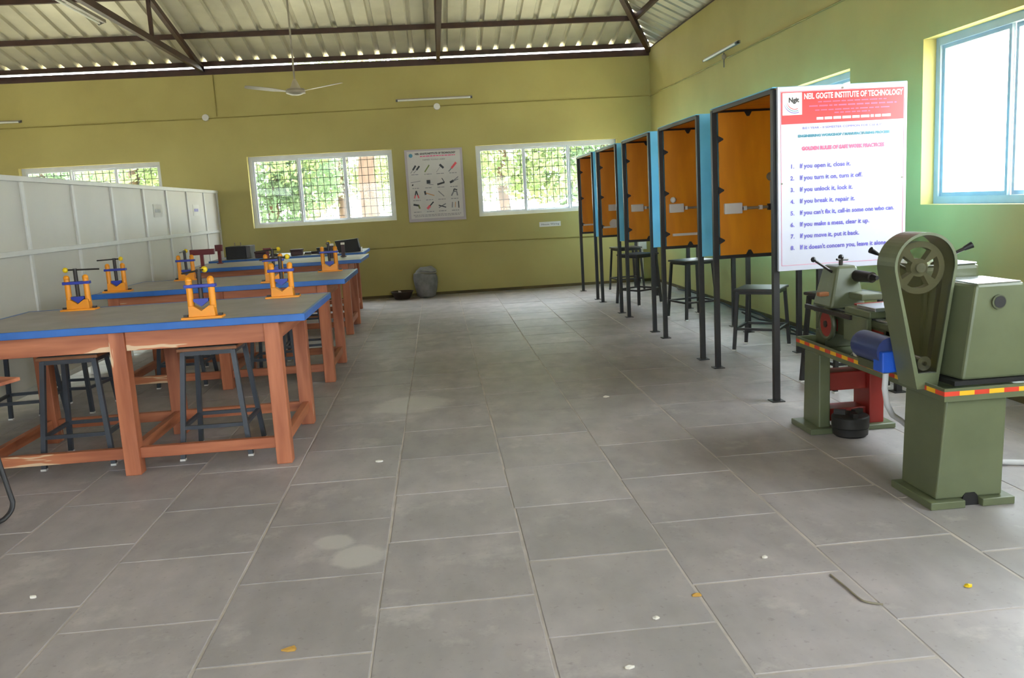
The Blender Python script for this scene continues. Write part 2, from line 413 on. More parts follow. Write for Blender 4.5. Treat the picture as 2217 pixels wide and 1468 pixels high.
# ------------------------------------------------------------------ roof: corrugated sheets on purlins and trusses
PZ, SB, SR = 3.90, .23, .51           # eave level of the sheet, slope of the long sides, slope of the hip ends
YM = (YB + YF) / 2; HB = YB - YM      # ridge line
K = SB / SR                           # plan run of the hip per metre of the long slope
ceiling = thing('ceiling', 'corrugated metal sheet roof seen from below', None, (0, 0, PZ), kind='structure')
RIB = [(.0, 0), (.092, 0), (.112, .042), (.158, .042), (.178, 0), (.27, 0)]
def sheet(u_from, n_rib, fn_v1, v0, place_fn, slope):
    us = []
    for r in range(n_rib):
        for (a, h) in RIB[(0 if r == 0 else 1):]: us.append((u_from + r * .27 + a, h))
    vs_ = []; fs = []
    for (u, h) in us:
        v1 = max(v0 + .01, fn_v1(u))
        vs_ += [place_fn(u, v0, h), place_fn(u, v1, h)]
    for i in range(len(us) - 1): fs.append((2 * i, 2 * i + 2, 2 * i + 3, 2 * i + 1))
    b = MB().add(vs_, fs).build('roof_sheet', 'sheet', ceiling)
    return b
def hipmax(u, lo, hi):   # long-slope run allowed at x=u (hip ends cut it)
    return min(HB, (hi - u) / K if hi is not None else HB, (u - lo) / K if lo is not None else HB)
n = 4
u = XR + .05 - n * .27
while u > XL - 1.1:
    sheet(u, n, lambda x: hipmax(x + .0, XL, XR), -.10, lambda x, v, h: (x, YB - v, PZ + SB * v + h), SB)
    sheet(u, n, lambda x: hipmax(x + .0, XL, XR), -.10, lambda x, v, h: (x, YF + v, PZ + SB * v + h), SB)
    u -= n * .27
u = YB + .05 - n * .27
while u > YF - 1.1:
    lim = lambda y: max(0, min(YB - y, y - YF)) * K
    sheet(u, n, lim, -.30, lambda y, v, h: (XR - v, y, PZ + SR * v + h), SR)
    sheet(u, n, lim, -.30, lambda y, v, h: (XL + v, y, PZ + SR * v + h), SR)
    u -= n * .27
def P_(label, p, q, name='purlin', w=.05, h=.07):
    t = thing(name, label, 'roof beam', tuple((Vector(p) + Vector(q)) / 2)); MB().bar(p, q, w, h).build('beam', 'brown_steel', t); return t
hcut = lambda v: K * v
plab = ['lowest brown steel purlin at the eave over the back wall', 'second brown steel purlin up the back slope', 'third brown steel purlin up the back slope',
        'fourth brown steel purlin up the back slope', 'fifth brown steel purlin up the back slope', 'topmost brown steel purlin below the ridge']
for i, v in enumerate((0.0, 1.0, 2.2, 3.4, 4.9, 6.6)):
    z = PZ + SB * v - .036
    P_(plab[i], (XL + hcut(v), YB - v, z), (XR - hcut(v), YB - v, z))
    P_(plab[i].replace('back wall', 'front wall').replace('back slope', 'front slope') if 'below' not in plab[i] else 'topmost brown steel purlin of the front slope', (XL + hcut(v), YF + v, z), (XR - hcut(v), YF + v, z))
    if i: P_(plab[i].replace('back slope', 'right hip slope') if 'below' not in plab[i] else 'topmost brown steel purlin of the right hip slope', (XR - hcut(v), YF + v, z), (XR - hcut(v), YB - v, z))
P_('brown steel beam lying on top of the back wall', (XL, YB + .03, WZ + .05), (XR, YB + .03, WZ + .05), name='wall_beam', w=.07, h=.10)
P_('thin brown steel angle along the top of the right wall', (XR + .02, YF, WZ + .11), (XR + .02, YB, WZ + .11), name='wall_beam', w=.04, h=.02)
apex = (XR - K * HB, YM, PZ + SB * HB - .12)
P_('brown hip rafter rising from the back right corner', (XR, YB, PZ - .12), apex, name='hip_rafter', w=.07, h=.09)
P_('brown hip rafter rising from the front right corner', (XR, YF, PZ - .12), apex, name='hip_rafter', w=.07, h=.09)
P_('brown ridge beam along the top of the roof', apex, (XL + K * HB, YM, apex[2]), name='ridge_beam', w=.07, h=.09)
def truss(x, label):
    t = thing('roof_truss', label, 'truss', (x, YM, WZ), 'roof trusses')
    zc = WZ + .085
    MB().bar((x, YF, zc), (x, YB, zc), .06, .08).build('bottom_chord', 'brown_steel', t)
    rz = lambda v: PZ + SB * v - .12
    MB().bar((x, YB, rz(0)), (x, YM, rz(HB)), .06, .08).build('rafter', 'brown_steel', t)
    MB().bar((x, YF, rz(0)), (x, YM, rz(HB)), .06, .08).build('rafter', 'brown_steel', t)
    for v in (2.4, 5.0, HB, 2 * HB - 5.0, 2 * HB - 2.4):
        y = YB - v; MB().bar((x, y, zc), (x, y, rz(min(v, 2 * HB - v))), .045, .045).build('web', 'brown_steel', t)
    MB().bar((x, YB - 2.4, rz(2.4)), (x, YB - 5.0, zc), .04, .04).build('web', 'brown_steel', t)
    return t
truss(-3.5, 'brown steel roof truss standing above the left end of the tool chart window')
truss(.2, 'brown steel roof truss above the tool chart')
truss(-7.2, 'brown steel roof truss beyond the partition')

# ------------------------------------------------------------------ white partition
wp = thing('wall_partition', 'white panelled half height partition along the left side', None, (-3.5, 8.5, 0), kind='structure')
ys = [14.28, 13.47, 12.57, 11.64, 10.75, 9.73, 8.72, 7.70, 6.72, 5.74, 4.76, 3.78, 2.80]
XP = -3.5
for i, y in enumerate(ys): box('post', 'part_frame', wp, XP - .03, XP + .025, y - .025, y + .025, 0, 1.86, bev=.004)
for z0, z1, d in ((1.86, 1.905, .035), (1.24, 1.285, .03), (.10, .145, .03)): box('rail', 'part_frame', wp, XP - d, XP + d, ys[-1] - .03, ys[0] + .015, z0, z1, bev=.004)
for i in range(len(ys) - 1):
    a, b_ = ys[i + 1] + .025, ys[i] - .025
    box('panel', 'cream_panel', wp, XP - .008, XP + .008, a, b_, 1.285, 1.86); box('panel', 'cream_panel', wp, XP - .008, XP + .008, a, b_, .145, 1.24)
for (y, z, lb, cat_m) in ((12.1, 1.60, 'small paper notice with grey print on the partition', 'print_grey'), (13.9, 1.60, 'small paper notice with blue print on the last but one partition panel', 'print_violet')):
    y = {12.1: 11.25, 13.9: 13.0}[y]
    t = thing('notice', lb, 'notice', (XP + .01, y, z))
    MB().box(XP + .009, XP + .012, y - .17, y + .17, z - .08, z + .08).build('paper', 'paper', t)
    b = MB()
    for k in range(3): b.box(XP + .012, XP + .0128, y - .11 + k * .075, y - .05 + k * .075, z - .02, z + .02)
    b.build('print', cat_m, t)

# ------------------------------------------------------------------ workbenches
def bench():
    X0, X1, Y0, Y1, Z = -2.87, -.79, 4.94, 6.18, .89
    t = thing('workbench', '', 'workbench', (-1.83, 5.56, 0), 'blue edged workbenches')
    box('bench_top', 'grey_top', t, X0 + .02, X1 - .02, Y0 + .02, Y1 - .02, Z - .035, Z)
    for a in ((X0, X1, Y0, Y0 + .02), (X0, X1, Y1 - .02, Y1), (X0, X0 + .02, Y0 + .02, Y1 - .02), (X1 - .02, X1, Y0 + .02, Y1 - .02)):
        box('edging', 'blue_edge', t, *a, Z - .04, Z + .002, bev=.003)
    lx = [-.995, -1.865, -2.72]; ly = [5.035, 5.965]; w = .045
    for x in lx:
        for y in ly:
            box('leg', 'wood_v', t, x - w, x + w, y - w, y + w, 0, Z - .04, bev=.005)
    for y in ly:
        for i in range(2):
            box('apron', 'wood_x', t, lx[i + 1] + w, lx[i] - w, y - .03, y + .03, .735, Z - .04, bev=.003)
            box('stretcher', 'wood_x', t, lx[i + 1] + w, lx[i] - w, y - .022, y + .022, .095, .16, bev=.004)
    for x in lx:
        box('apron', 'wood_y', t, x - .03, x + .03, ly[0] + w, ly[1] - w, .735, Z - .04, bev=.003)
        box('stretcher', 'wood_y', t, x - .022, x + .022, ly[0] + w, ly[1] - w, .10, .165, bev=.004)
    return t
b1 = bench(); b1['label'] = 'nearest blue edged workbench with brown wooden legs'
def at_(dx, dy): return (-1.83 + dx, 5.56 + dy, 0)
place(b1, at_(-.02, 2.39), 'second blue edged workbench from the front')
place(b1, at_(-.13, 5.25), 'third blue edged workbench with red stakes on it')
place(b1, at_(-.25, 7.00), 'farthest workbench covered with black boxes')

# ------------------------------------------------------------------ stools
def stool(h, seat, foot, fr, brd, top, name):
    t = thing(name, '', 'stool', (0, 0, 0)); s = seat / 2; f = foot / 2
    sb = box('seat_board', brd, t, -s, s, -s, s, h - .022, h - .003, bev=.003)
    box('seat_cover', top, sb, -s + .006, s - .006, -s + .006, s - .006, h - .003, h)
    q = s - .03
    MB().box(-q, q, -q - .012, -q + .012, h - .05, h - .022).box(-q, q, q - .012, q + .012, h - .05, h - .022).box(-q - .012, -q + .012, -q, q, h - .05, h - .022).box(q - .012, q + .012, -q, q, h - .05, h - .022).build('seat_frame', fr, t)
    for sx in (-1, 1):
        for sy in (-1, 1):
            lg = MB().bar((sx * f, sy * f, 0.0), (sx * q, sy * q, h - .03), .028, .028).build('leg', fr, t)
            box('foot_cap', 'white_plastic', lg, sx * f - .016, sx * f + .016, sy * f - .016, sy * f + .016, 0, .012)
    zz = .20; g = f + (q - f) * zz / h
    for a, b_ in (((-g, -g), (g, -g)), ((-g, g), (g, g)), ((-g, -g), (-g, g)), ((g, -g), (g, g))):
        MB().bar((*a, zz), (*b_, zz), .022, .022).build('stretcher', fr, t)
    return t
s0 = stool(.69, .36, .41, 'stool_steel', 'stool_board', 'stool_top', 'bench_stool'); s0['group'] = 'stools around the workbenches'
s0.location = (-1.445, 5.44, 0); s0['label'] = 'grey framed stool under the right half of the nearest workbench'
LS = [(-2.28, 5.46, .02, 'grey framed stool under the left half of the nearest workbench'),
      (-3.18, 6.62, .1, 'stool beside the partition near the left end of the nearest workbench'),
      (-2.98, 7.06, -.12, 'stool in the gap between the first two workbenches at the left'),
      (-1.52, 7.80, 0, 'stool under the right half of the second workbench'),
      (-2.34, 7.85, 0, 'stool under the left half of the second workbench'),
      (-1.36, 8.46, .05, 'stool on the far side of the second workbench at the right'),
      (-2.20, 8.86, .1, 'stool on the far side of the second workbench at the left'),
      (-1.62, 10.62, 0, 'stool under the right half of the third workbench'),
      (-2.42, 10.66, .05, 'stool under the left half of the third workbench')]
for x, y, r, lb in LS: place(s0, (x, y, 0), lb, r)
r0 = stool(.68, .40, .42, 'black_steel', 'black_seat', 'black_seat', 'booth_stool'); r0['group'] = 'black stools at the wiring booths'
r0.location = (2.92, 9.75, 0); r0['label'] = 'black stool at the third booth from the back wall'; r0.rotation_euler.z = .25
r0['label'] = 'black stool under the second orange booth from the rules board'
place(r0, (2.66, 11.36, 0), 'black stool behind the legs of the middle booths', .55)
place(r0, (2.86, 13.0, 0), 'farthest black stool near the back wall corner', .1)
place(r0, (2.88, 5.90, 0), 'black stool seen behind the legs of the lathe', .15)
r1 = stool(.565, .40, .40, 'black_steel', 'black_seat', 'black_seat', 'booth_stool'); r1['group'] = 'black stools at the wiring booths'
r1.location = (2.90, 7.54, 0); r1.rotation_euler.z = -.62; r1['label'] = 'low black stool right behind the rules board post'

# ------------------------------------------------------------------ wiring booths
BX0, BX1, BL, BZ0, BZ1 = 2.24, 3.11, 1.235, .90, 2.085
def booth(y0, label, var):
    t = thing('wiring_booth', label, 'booth', ((BX0 + BX1) / 2, y0 + BL / 2, 0), 'orange and blue wiring booths')
    y1 = y0 + BL; w = .02
    for (x, y) in ((BX0, y0), (BX0, y1), (BX1, y0), (BX1, y1)):
        p = box('post', 'black_steel', t, x - w, x + w, y - w, y + w, 0, BZ1 - .01)
        box('foot_plate', 'black_steel', p, x - .045, x + .045, y - .045, y + .045, 0, .006)
    for z in (BZ0, BZ1 - .03):
        for y in (y0, y1): box('rail', 'black_steel', t, BX0 + w, BX1 - w, y - .015, y + .015, z, z + .03)
        for x in ((BX0, BX1) if z > 1.5 else (BX1,)): box('rail', 'black_steel', t, x - .015, x + .015, y0 + w, y1 - w, z, z + .03)
    # boards: blue outside, orange inside
    g = .03
    def board(nm, i_, o_):
        a = MB().box(*i_).build(nm, 'orange_board', t); MB().box(*o_).build('outer_face', 'cyan_board', a)
    board('near_board', (BX0 + .005, BX1, y0 - .002, y0 + .010, BZ0 + g, BZ1), (BX0 + .005, BX1, y0 - .026, y0 - .017, BZ0, BZ1))
    board('far_board', (BX0 + .03, BX1, y1 - .030, y1 - .018, BZ0 + g, BZ1 - g), (BX0 + .005, BX1, y1 + .017, y1 + .026, BZ0, BZ1))
    board('back_board', (BX1 - .012, BX1 - .002, y0 + .02, y1 - .02, BZ0 + g, BZ1 - g), (BX1 + .018, BX1 + .027, y0, y1, BZ0, BZ1))
    board('roof_board', (BX0 + .01, BX1, y0 + .012, y1 - .02, BZ1 - .012, BZ1 - .002), (BX0 - .02, BX1 + .02, y0 - .02, y1 + .02, BZ1 - .002, BZ1 + .006))
    yf = y1 - .03
    for z in (1.05, 1.45, 1.85): MB().prism_xz([(BX0 + .02, z - .03), (BX0 + .065, z - .005), (BX0 + .065, z + .005), (BX0 + .02, z + .03)], yf - .006, yf).build('cleat', 'black_steel', t)
    for z, s_ in ((BZ1 - .03, -1), (BZ0 + .03, 1)): MB().prism_xz([(2.48, z), (2.54, z), (2.52, z + s_ * .035), (2.50, z + s_ * .035)], yf - .006, yf).build('cleat', 'black_steel', t)
    # wiring on the far board
    dx = var.get('dx', 0)
    sb = box('switch_box', 'white_plastic', t, 2.30 + dx, 2.445 + dx, yf - .035, yf, 1.26, 1.345, bev=.006)
    c = MB().cyl((2.455 + dx, yf - .012, 1.30), (2.79, yf - .012, 1.30), .011, n=8).build('conduit', 'conduit_grey', t, smooth=True)
    for x in (2.47 + dx, 2.60): box('saddle', 'white_plastic', c, x - .012, x + .012, yf - .028, yf, 1.283, 1.317)
    if var.get('riser'):
        MB().cyl((2.69, yf - .012, 1.30), (2.69, yf - .012, 1.50), .011, n=8).build('conduit', 'conduit_grey', t, smooth=True)
        hl = MB().cyl((2.69, yf, 1.54), (2.69, yf - .05, 1.54), .035, .022, n=14).build('lamp_holder', 'grey_iron', t, smooth=True)
        MB().cyl((2.69, yf - .05, 1.54), (2.69, yf - .065, 1.54), .016, n=12).build('socket', 'bright_steel', hl, smooth=True)
        box('tee_box', 'black_steel', t, 2.66, 2.72, yf - .03, yf, 1.275, 1.325)
        box('terminal', 'dark_maroon', t, 2.69, 2.74, yf - .02, yf, 1.02, 1.09)
    if var.get('strip'): box('batten', 'white_plastic', t, 2.31 + var['strip'], 2.85, yf - .025, yf, 1.028, 1.052)
    if var.get('bulb'): MB().ball((2.335, yf - .04, 1.385), .03, 10).build('bulb', 'white_plastic', t, smooth=True)
    if var.get('disc'): MB().cyl((2.43, yf, 1.085), (2.43, yf - .03, 1.085), .06, n=20).build('ceiling_rose', 'white_plastic', t, smooth=True)
    return t
booth(5.565, 'nearest orange wiring booth carrying the safety rules board', dict(riser=1))
booth(7.205, 'second orange wiring booth from the rules board with small white bulb', dict(strip=.02, bulb=1))
booth(8.875, 'third orange wiring booth in the middle of the row', dict(strip=.0))
booth(10.53, 'fourth orange wiring booth with round white disc inside', dict(strip=-.03, disc=1, dx=.06))
booth(12.14, 'farthest orange wiring booth near the back wall', dict(strip=-.03, dx=.14))

# ------------------------------------------------------------------ safety rules board
BYF = 5.505
rb = thing('rules_board', 'white safety rules board with red header on the nearest booth', 'notice board', (2.67, BYF, 1.49))
bx0, bx1, bz0, bz1 = 2.238, 3.112, .897, 2.085
box('board', 'board_white', rb, bx0, bx1, BYF, BYF + .024, bz0, bz1, bev=.003)
f1 = BYF - .0012; f2 = BYF - .0024
MB().box(bx0 + .025, bx1 - .025, f1, BYF, 1.848, 2.05).build('red_banner', 'print_red', rb)
b = MB()
for a in ((bx0 + .02, bx1 - .02, .932, .934), (bx0 + .02, bx0 + .022, .932, 2.055), (bx1 - .022, bx1 - .02, .932, 2.055), (bx0 + .02, bx1 - .02, 2.053, 2.055)): b.box(a[0], a[1], f1, BYF, a[2], a[3])
b.build('border_line', 'print_pink', rb)
lg = MB().box(bx0 + .032, bx0 + .162, f2, f1, 1.905, 2.045).build('logo', 'print_white', rb)
f3 = f2 - .0012
text('Ngit', 'print_dark', lg, bx0 + .072, 1.985, f3, .03, width=.07, name='logo_letters', bold=.002)
for j, (m_, r_) in enumerate((('print_red', .062), ('print_teal', .074), ('print_violet', .086))):
    b = MB(); cx, cz = bx0 + .115, 2.0
    pts = [(cx + r_ * math.cos(a) * .9, cz + r_ * math.sin(a)) for a in [math.radians(190 + 10 * i) for i in range(11)]]
    for p, q in zip(pts, pts[1:]): b.add([(p[0], f3, p[1]), (q[0], f3, q[1]), (q[0], f3, q[1] + .005), (p[0], f3, p[1] + .005)], [(0, 1, 2, 3)])
    b.build('logo_arc', m_, lg)
text('NEIL GOGTE INSTITUTE OF TECHNOLOGY', 'print_white', rb, bx0 + .175, 2.002, f2, .036, width=.665, name='heading', bold=.0012)
def rows(m_, x, x2, z, h, parent=rb, y=f2, seed=0):
    """a line of print too small to read: word-length bars"""
    rnd = random.Random(seed); b = MB()
    while x < x2 - .01:
        w = min(rnd.uniform(.02, .06), x2 - x); b.box(x, x + w, y, y + .0008, z, z + h); x += w + .009
    b.build('small_print', m_, parent)
rows('print_pink', bx0 + .27, bx0 + .74, 1.977, .007, seed=1); rows('print_pink', bx0 + .21, bx0 + .80, 1.951, .009, seed=2)
rows('print_pink', bx0 + .25, bx0 + .76, 1.925, .007, seed=3); rows('print_pink', bx0 + .38, bx0 + .62, 1.905, .007, seed=4); rows('print_white', bx0 + .26, bx0 + .76, 1.868, .016, seed=5)
text('B.E I YEAR - II SEMESTER COMMON FOR CSE & IT', 'print_violet', rb, bx0 + .165, 1.812, f2, .014, width=.54, name='subheading')
text('ENGINEERING WORKSHOP / MANUFACTURING PROCESS', 'print_teal', rb, bx0 + .135, 1.762, f2, .015, width=.62, name='subheading', bold=.0015)
text('GOLDEN RULES OF SAFE WORK PRACTICES', 'print_pink', rb, bx0 + .16, 1.678, f2, .023, width=.56, name='subheading', bold=.002)
RULES = ['If you open it, close it.', 'If you turn it on, turn it off.', 'If you unlock it, lock it.', 'If you break it, repair it.', "If you can't fix it, call-in some one who can.",
         'If you make a mess, clear it up.', 'If you move it, put it back.', "If it doesn't concern you, leave it alone."]
RW = [.345, .425, .36, .375, .645, .475, .405, .60]
for i, r_ in enumerate(RULES):
    z = 1.565 - i * .0757
    text('%d.' % (i + 1), 'print_violet', rb, bx0 + .082, z, f2, .027, name='rule_number', bold=.001)
    text(r_, 'print_violet', rb, bx0 + .145, z, f2, .029, width=RW[i], name='rule_text', bold=.001)
for x, z in ((bx0 + .025, 1.47), (bx1 - .03, 1.47), (bx0 + .435, 2.062)): MB().cyl((x, BYF, z), (x, BYF - .004, z), .006, n=10).build('screw', 'grey_iron', rb)

# ------------------------------------------------------------------ tool chart on the back wall
tc = thing('tool_chart', 'framed chart of sixteen hand tools hanging between two windows', 'chart', (.02, YB, 1.8))
px0, px1, pz0, pz1 = -.45, .49, 1.22, 2.385; PY = YB - .025
box('chart_frame', 'poster_border', tc, px0, px1, PY, YB, pz0, pz1, bev=.004)
g1 = PY - .002
MB().box(px0 + .04, px1 - .04, g1, PY, pz0 + .05, pz1 - .03).build('sheet_paper', 'poster_paper', tc)
g2 = g1 - .001
text('NEIL GOGTE INSTITUTE OF TECHNOLOGY', 'print_dark', tc, px0 + .17, 2.30, g2, .028, width=.66, name='heading', bold=.002)
rows('print_pink', px0 + .25, px1 - .12, 2.265, .016, tc, g2, 11); text('HAND TOOLS USED', 'print_dark', tc, px0 + .29, 2.205, g2, .022, width=.36, name='subheading')
MB().cyl((px0 + .10, g2, 2.29), (px0 + .10, g1, 2.29), .032, n=14).build('emblem', 'print_teal', tc)
def icon(cx, cz, segs, ):
    for (m_, pts, w) in segs:
        b = MB()
        for (p, q) in zip(pts, pts[1:]): b.bar((cx + p[0], g2, cz + p[1]), (cx + q[0], g2, cz + q[1]), .001, w, up=(0, 1, 0)) if False else None
        for (p, q) in zip(pts, pts[1:]):
            d = Vector((q[0] - p[0], q[1] - p[1])); nrm = Vector((-d.y, d.x)).normalized() * w / 2
            b.add([(cx + p[0] - nrm.x, g2, cz + p[1] - nrm.y), (cx + q[0] - nrm.x, g2, cz + q[1] - nrm.y), (cx + q[0] + nrm.x, g2, cz + q[1] + nrm.y), (cx + p[0] + nrm.x, g2, cz + p[1] + nrm.y)], [(0, 1, 2, 3)])
        b.build('tool_picture', m_, tc)
cx_ = [px0 + .15, px0 + .36, px0 + .56, px0 + .77]; cz_ = [2.08, 1.86, 1.665, 1.475]
IC = {(0, 0): [('print_dark', [(-.03, -.02), (.02, .05)], .028), ('print_grey', [(-.07, -.07), (-.03, -.02)], .008), ('print_dark', [(.03, -.02), (.08, .04)], .028), ('print_grey', [(-.02, -.07), (.03, -.02)], .008)],
      (0, 1): [('print_olive', [(-.05, -.06), (.03, .05)], .02)], (0, 2): [('print_dark', [(.0, .05), (.06, -.01)], .035), ('print_grey', [(-.06, -.07), (.01, .02)], .006)],
      (0, 3): [('print_red', [(-.02, -.02), (.06, .07)], .035), ('print_grey', [(-.07, -.07), (-.02, -.02)], .015)],
      (1, 0): [('print_grey', [(-.08, .0), (.08, .02)], .008), ('print_dark', [(-.06, -.05), (-.04, -.03)], .02)], (1, 1): [('print_dark', [(-.03, 0), (.03, 0)], .06), ('print_grey', [(.0, -.04), (.08, -.05)], .008)],
      (1, 2): [('print_dark', [(-.06, -.05), (.06, -.02)], .03), ('print_dark', [(.06, -.02), (.02, .05)], .012)], (1, 3): [('print_dark', [(-.06, -.03), (.0, .0)], .035), ('print_grey', [(.0, .0), (.08, .06)], .014), ('print_grey', [(-.02, -.01), (.08, .02)], .012)],
      (2, 0): [('print_dark', [(0, .06), (-.02, -.01)], .02), ('print_dark', [(0, .06), (.02, -.01)], .02), ('print_red', [(-.02, -.01), (-.035, -.06)], .02), ('print_red', [(.02, -.01), (.035, -.06)], .02)],
      (2, 1): [('print_dark', [(-.07, .05), (-.06, -.01)], .03), ('print_wood', [(-.06, .02), (.08, -.03)], .016)], (2, 2): [('print_grey', [(-.05, .04), (.04, -.05)], .014)],
      (2, 3): [('print_grey', [(-.05, -.05), (-.01, .02), (.04, .02), (.05, -.05)], .02), ('print_dark', [(-.01, .02), (0, .06), (.05, .04)], .018)],
      (3, 0): [('print_dark', [(-.06, .03), (.03, .01)], .03), ('print_olive', [(.02, .02), (.04, -.04)], .025)], (3, 1): [('print_dark', [(.0, .0), (.06, .06)], .02), ('print_red', [(-.05, -.05), (.0, .0)], .04)],
      (3, 2): [('print_grey', [(-.06, -.04), (.06, .02)], .016), ('print_dark', [(-.06, .0), (.06, -.04)], .016)], (3, 3): [('print_grey', [(-.05, -.05), (-.04, .04)], .016), ('print_wood', [(0, -.05), (.01, .04)], .012), ('print_dark', [(.06, -.06), (.06, .05)], .016)]}
for (r_, c_), segs in IC.items():
    icon(cx_[c_], cz_[r_], segs); rows('print_grey', cx_[c_] - .06, cx_[c_] + .06, cz_[r_] - .10, .010, tc, g2, r_ * 4 + c_)
rows('print_grey', px0 + .08, px1 - .08, 1.325, .008, tc, g2, 41); rows('print_grey', px0 + .10, px1 - .10, 1.303, .008, tc, g2, 42)

sg = thing('wall_label', 'small white paper label below the window beside the booths', 'notice', (1.88, YB, 1.06))
MB().box(1.70, 2.06, YB - .006, YB, 1.02, 1.10).build('paper', 'paper', sg); text('House Wiring', 'print_dark', sg, 1.73, 1.045, YB - .007, .03, width=.30)

# ------------------------------------------------------------------ wall conduits, junction boxes, tube lights, fan
def conduit(path, label, r=.009, m_='conduit_wall'):
    return tag(MB().tube(path, r, 6).build('conduit', m_, None, smooth=True), label, 'conduit')
yc = YB - .012
conduit([(XL + .02, yc, 3.02), (-3.3, yc, 3.035), (.2, yc, 3.06), (XR - .02, yc, 3.06)], 'thin horizontal wiring conduit high on the back wall')
conduit([(-3.35, yc, 3.06), (-3.35, yc, WZ)], 'short vertical conduit rising to the roof on the back wall')
conduit([(XR - .012, YB - .03, 3.05), (XR - .012, 7.5, 3.02), (XR - .012, 3.0, 3.0)], 'thin wiring conduit high on the right wall')
conduit([(-1.2, yc, .82), (.42, yc, .84), (3.0, yc, .81), (XR - .02, yc, .80)], 'low horizontal conduit on the back wall below the windows')
def jbox(x, label):
    t = MB().cyl((x, YB, 3.05), (x, YB - .03, 3.05), .055, .05, 16).build('junction_box', 'white_plastic', None, smooth=True, ); return tag(t, label, 'junction box')
jbox(.13, 'round white junction box under the tube light on the back wall'); jbox(-3.53, 'round white junction box beside the vertical conduit')
def tube_light(p, q, off, label):
    p = Vector(p); q = Vector(q); off = Vector(off); d = (q - p).normalized()
    t = thing('tube_light', label, 'tube light', tuple((p + q) / 2))
    MB().bar(p, q, .035, .035).build('batten', 'fan_blade', t)
    MB().cyl(p + off + d * .03, q + off - d * .03, .014, n=10).build('tube', 'tube_glass', t, smooth=True)
    for e in (p + d * .015, q - d * .015): MB().bar(e, e + off * 1.35, .03, .03).build('end_holder', 'grey_box', t)
    return t
tube_light((-.52, YB - .02, 3.175), (.71, YB - .02, 3.18), (0, -.03, -.012), 'unlit tube light on the back wall right of the fan')
tube_light((-7.55, YB - .02, 3.128), (-6.32, YB - .02, 3.128), (0, -.03, -.012), 'unlit tube light on the back wall at the left edge')
tube_light((XR - .02, 10.05, 3.14), (XR - .02, 11.3, 3.14), (-.03, 0, -.012), 'unlit tube light high on the right wall')
tube_light((-3.60, 9.30, 3.74), (-3.60, 10.52, 3.74), (-.05, 0, -.02), 'unlit tube light fixed beside the roof truss')
hk = thing('hanging_switch', 'small pull switch hanging below the tube light on the right wall', 'switch', (XR, 10.55, 3.0))
MB().cyl((XR - .03, 10.55, 3.10), (XR - .03, 10.55, 2.93), .008, n=8).build('cord', 'grey_box', hk); MB().box(XR - .05, XR - .01, 10.53, 10.57, 3.03, 3.08).build('body', 'conduit_grey', hk)
FX, FY, FZ = -1.61, 11.0, 2.93
fan = thing('ceiling_fan', 'three blade ceiling fan on a long thin rod', 'fan', (FX, FY, FZ))
MB().cyl((FX, FY, FZ + .10), (FX, FY, PZ + SB * (YB - FY) - .02), .011, n=10).build('down_rod', 'fan_blade', fan, smooth=True)
MB().lathe([(.015, FZ + .16), (.03, FZ + .13), (.06, FZ + .06), (.075, FZ + .035)], FX, FY, 18).build('cowl', 'fan_cream', fan, smooth=True)
MB().lathe([(.05, FZ + .05), (.105, FZ + .04), (.12, FZ + .015), (.115, FZ - .01), (.06, FZ - .03), (.01, FZ - .035)], FX, FY, 22).build('motor_housing', 'fan_blade', fan, smooth=True)
for a in (math.radians(197), math.radians(-14), math.radians(92)):
    c, s_ = math.cos(a), math.sin(a); bm_ = MB(); R_ = [(.10, .03), (.17, .04), (.26, .068), (.42, .072), (.56, .066), (.595, .05)]
    top = []; bot = []
    for (r_, w) in R_:
        z = FZ + .004 + r_ * .11
        for s2 in (-1, 1):
            top.append((FX + c * r_ - s_ * w * s2, FY + s_ * r_ + c * w * s2, z + s2 * w * .12)); bot.append((FX + c * r_ - s_ * w * s2, FY + s_ * r_ + c * w * s2, z - .004 + s2 * w * .12))
    m_ = len(R_); fs = []
    for i in range(m_ - 1):
        fs += [(2 * i, 2 * i + 1, 2 * i + 3, 2 * i + 2), (2 * m_ + 2 * i, 2 * m_ + 2 * i + 2, 2 * m_ + 2 * i + 3, 2 * m_ + 2 * i + 1), (2 * i, 2 * i + 2, 2 * m_ + 2 * i + 2, 2 * m_ + 2 * i), (2 * i + 1, 2 * m_ + 2 * i + 1, 2 * m_ + 2 * i + 3, 2 * i + 3)]
    fs += [(0, 2 * m_, 2 * m_ + 1, 1), (2 * m_ - 2, 2 * m_ - 1, 4 * m_ - 1, 4 * m_ - 2)]
    bm_.add(top + bot, fs).build('blade', 'fan_blade', fan)

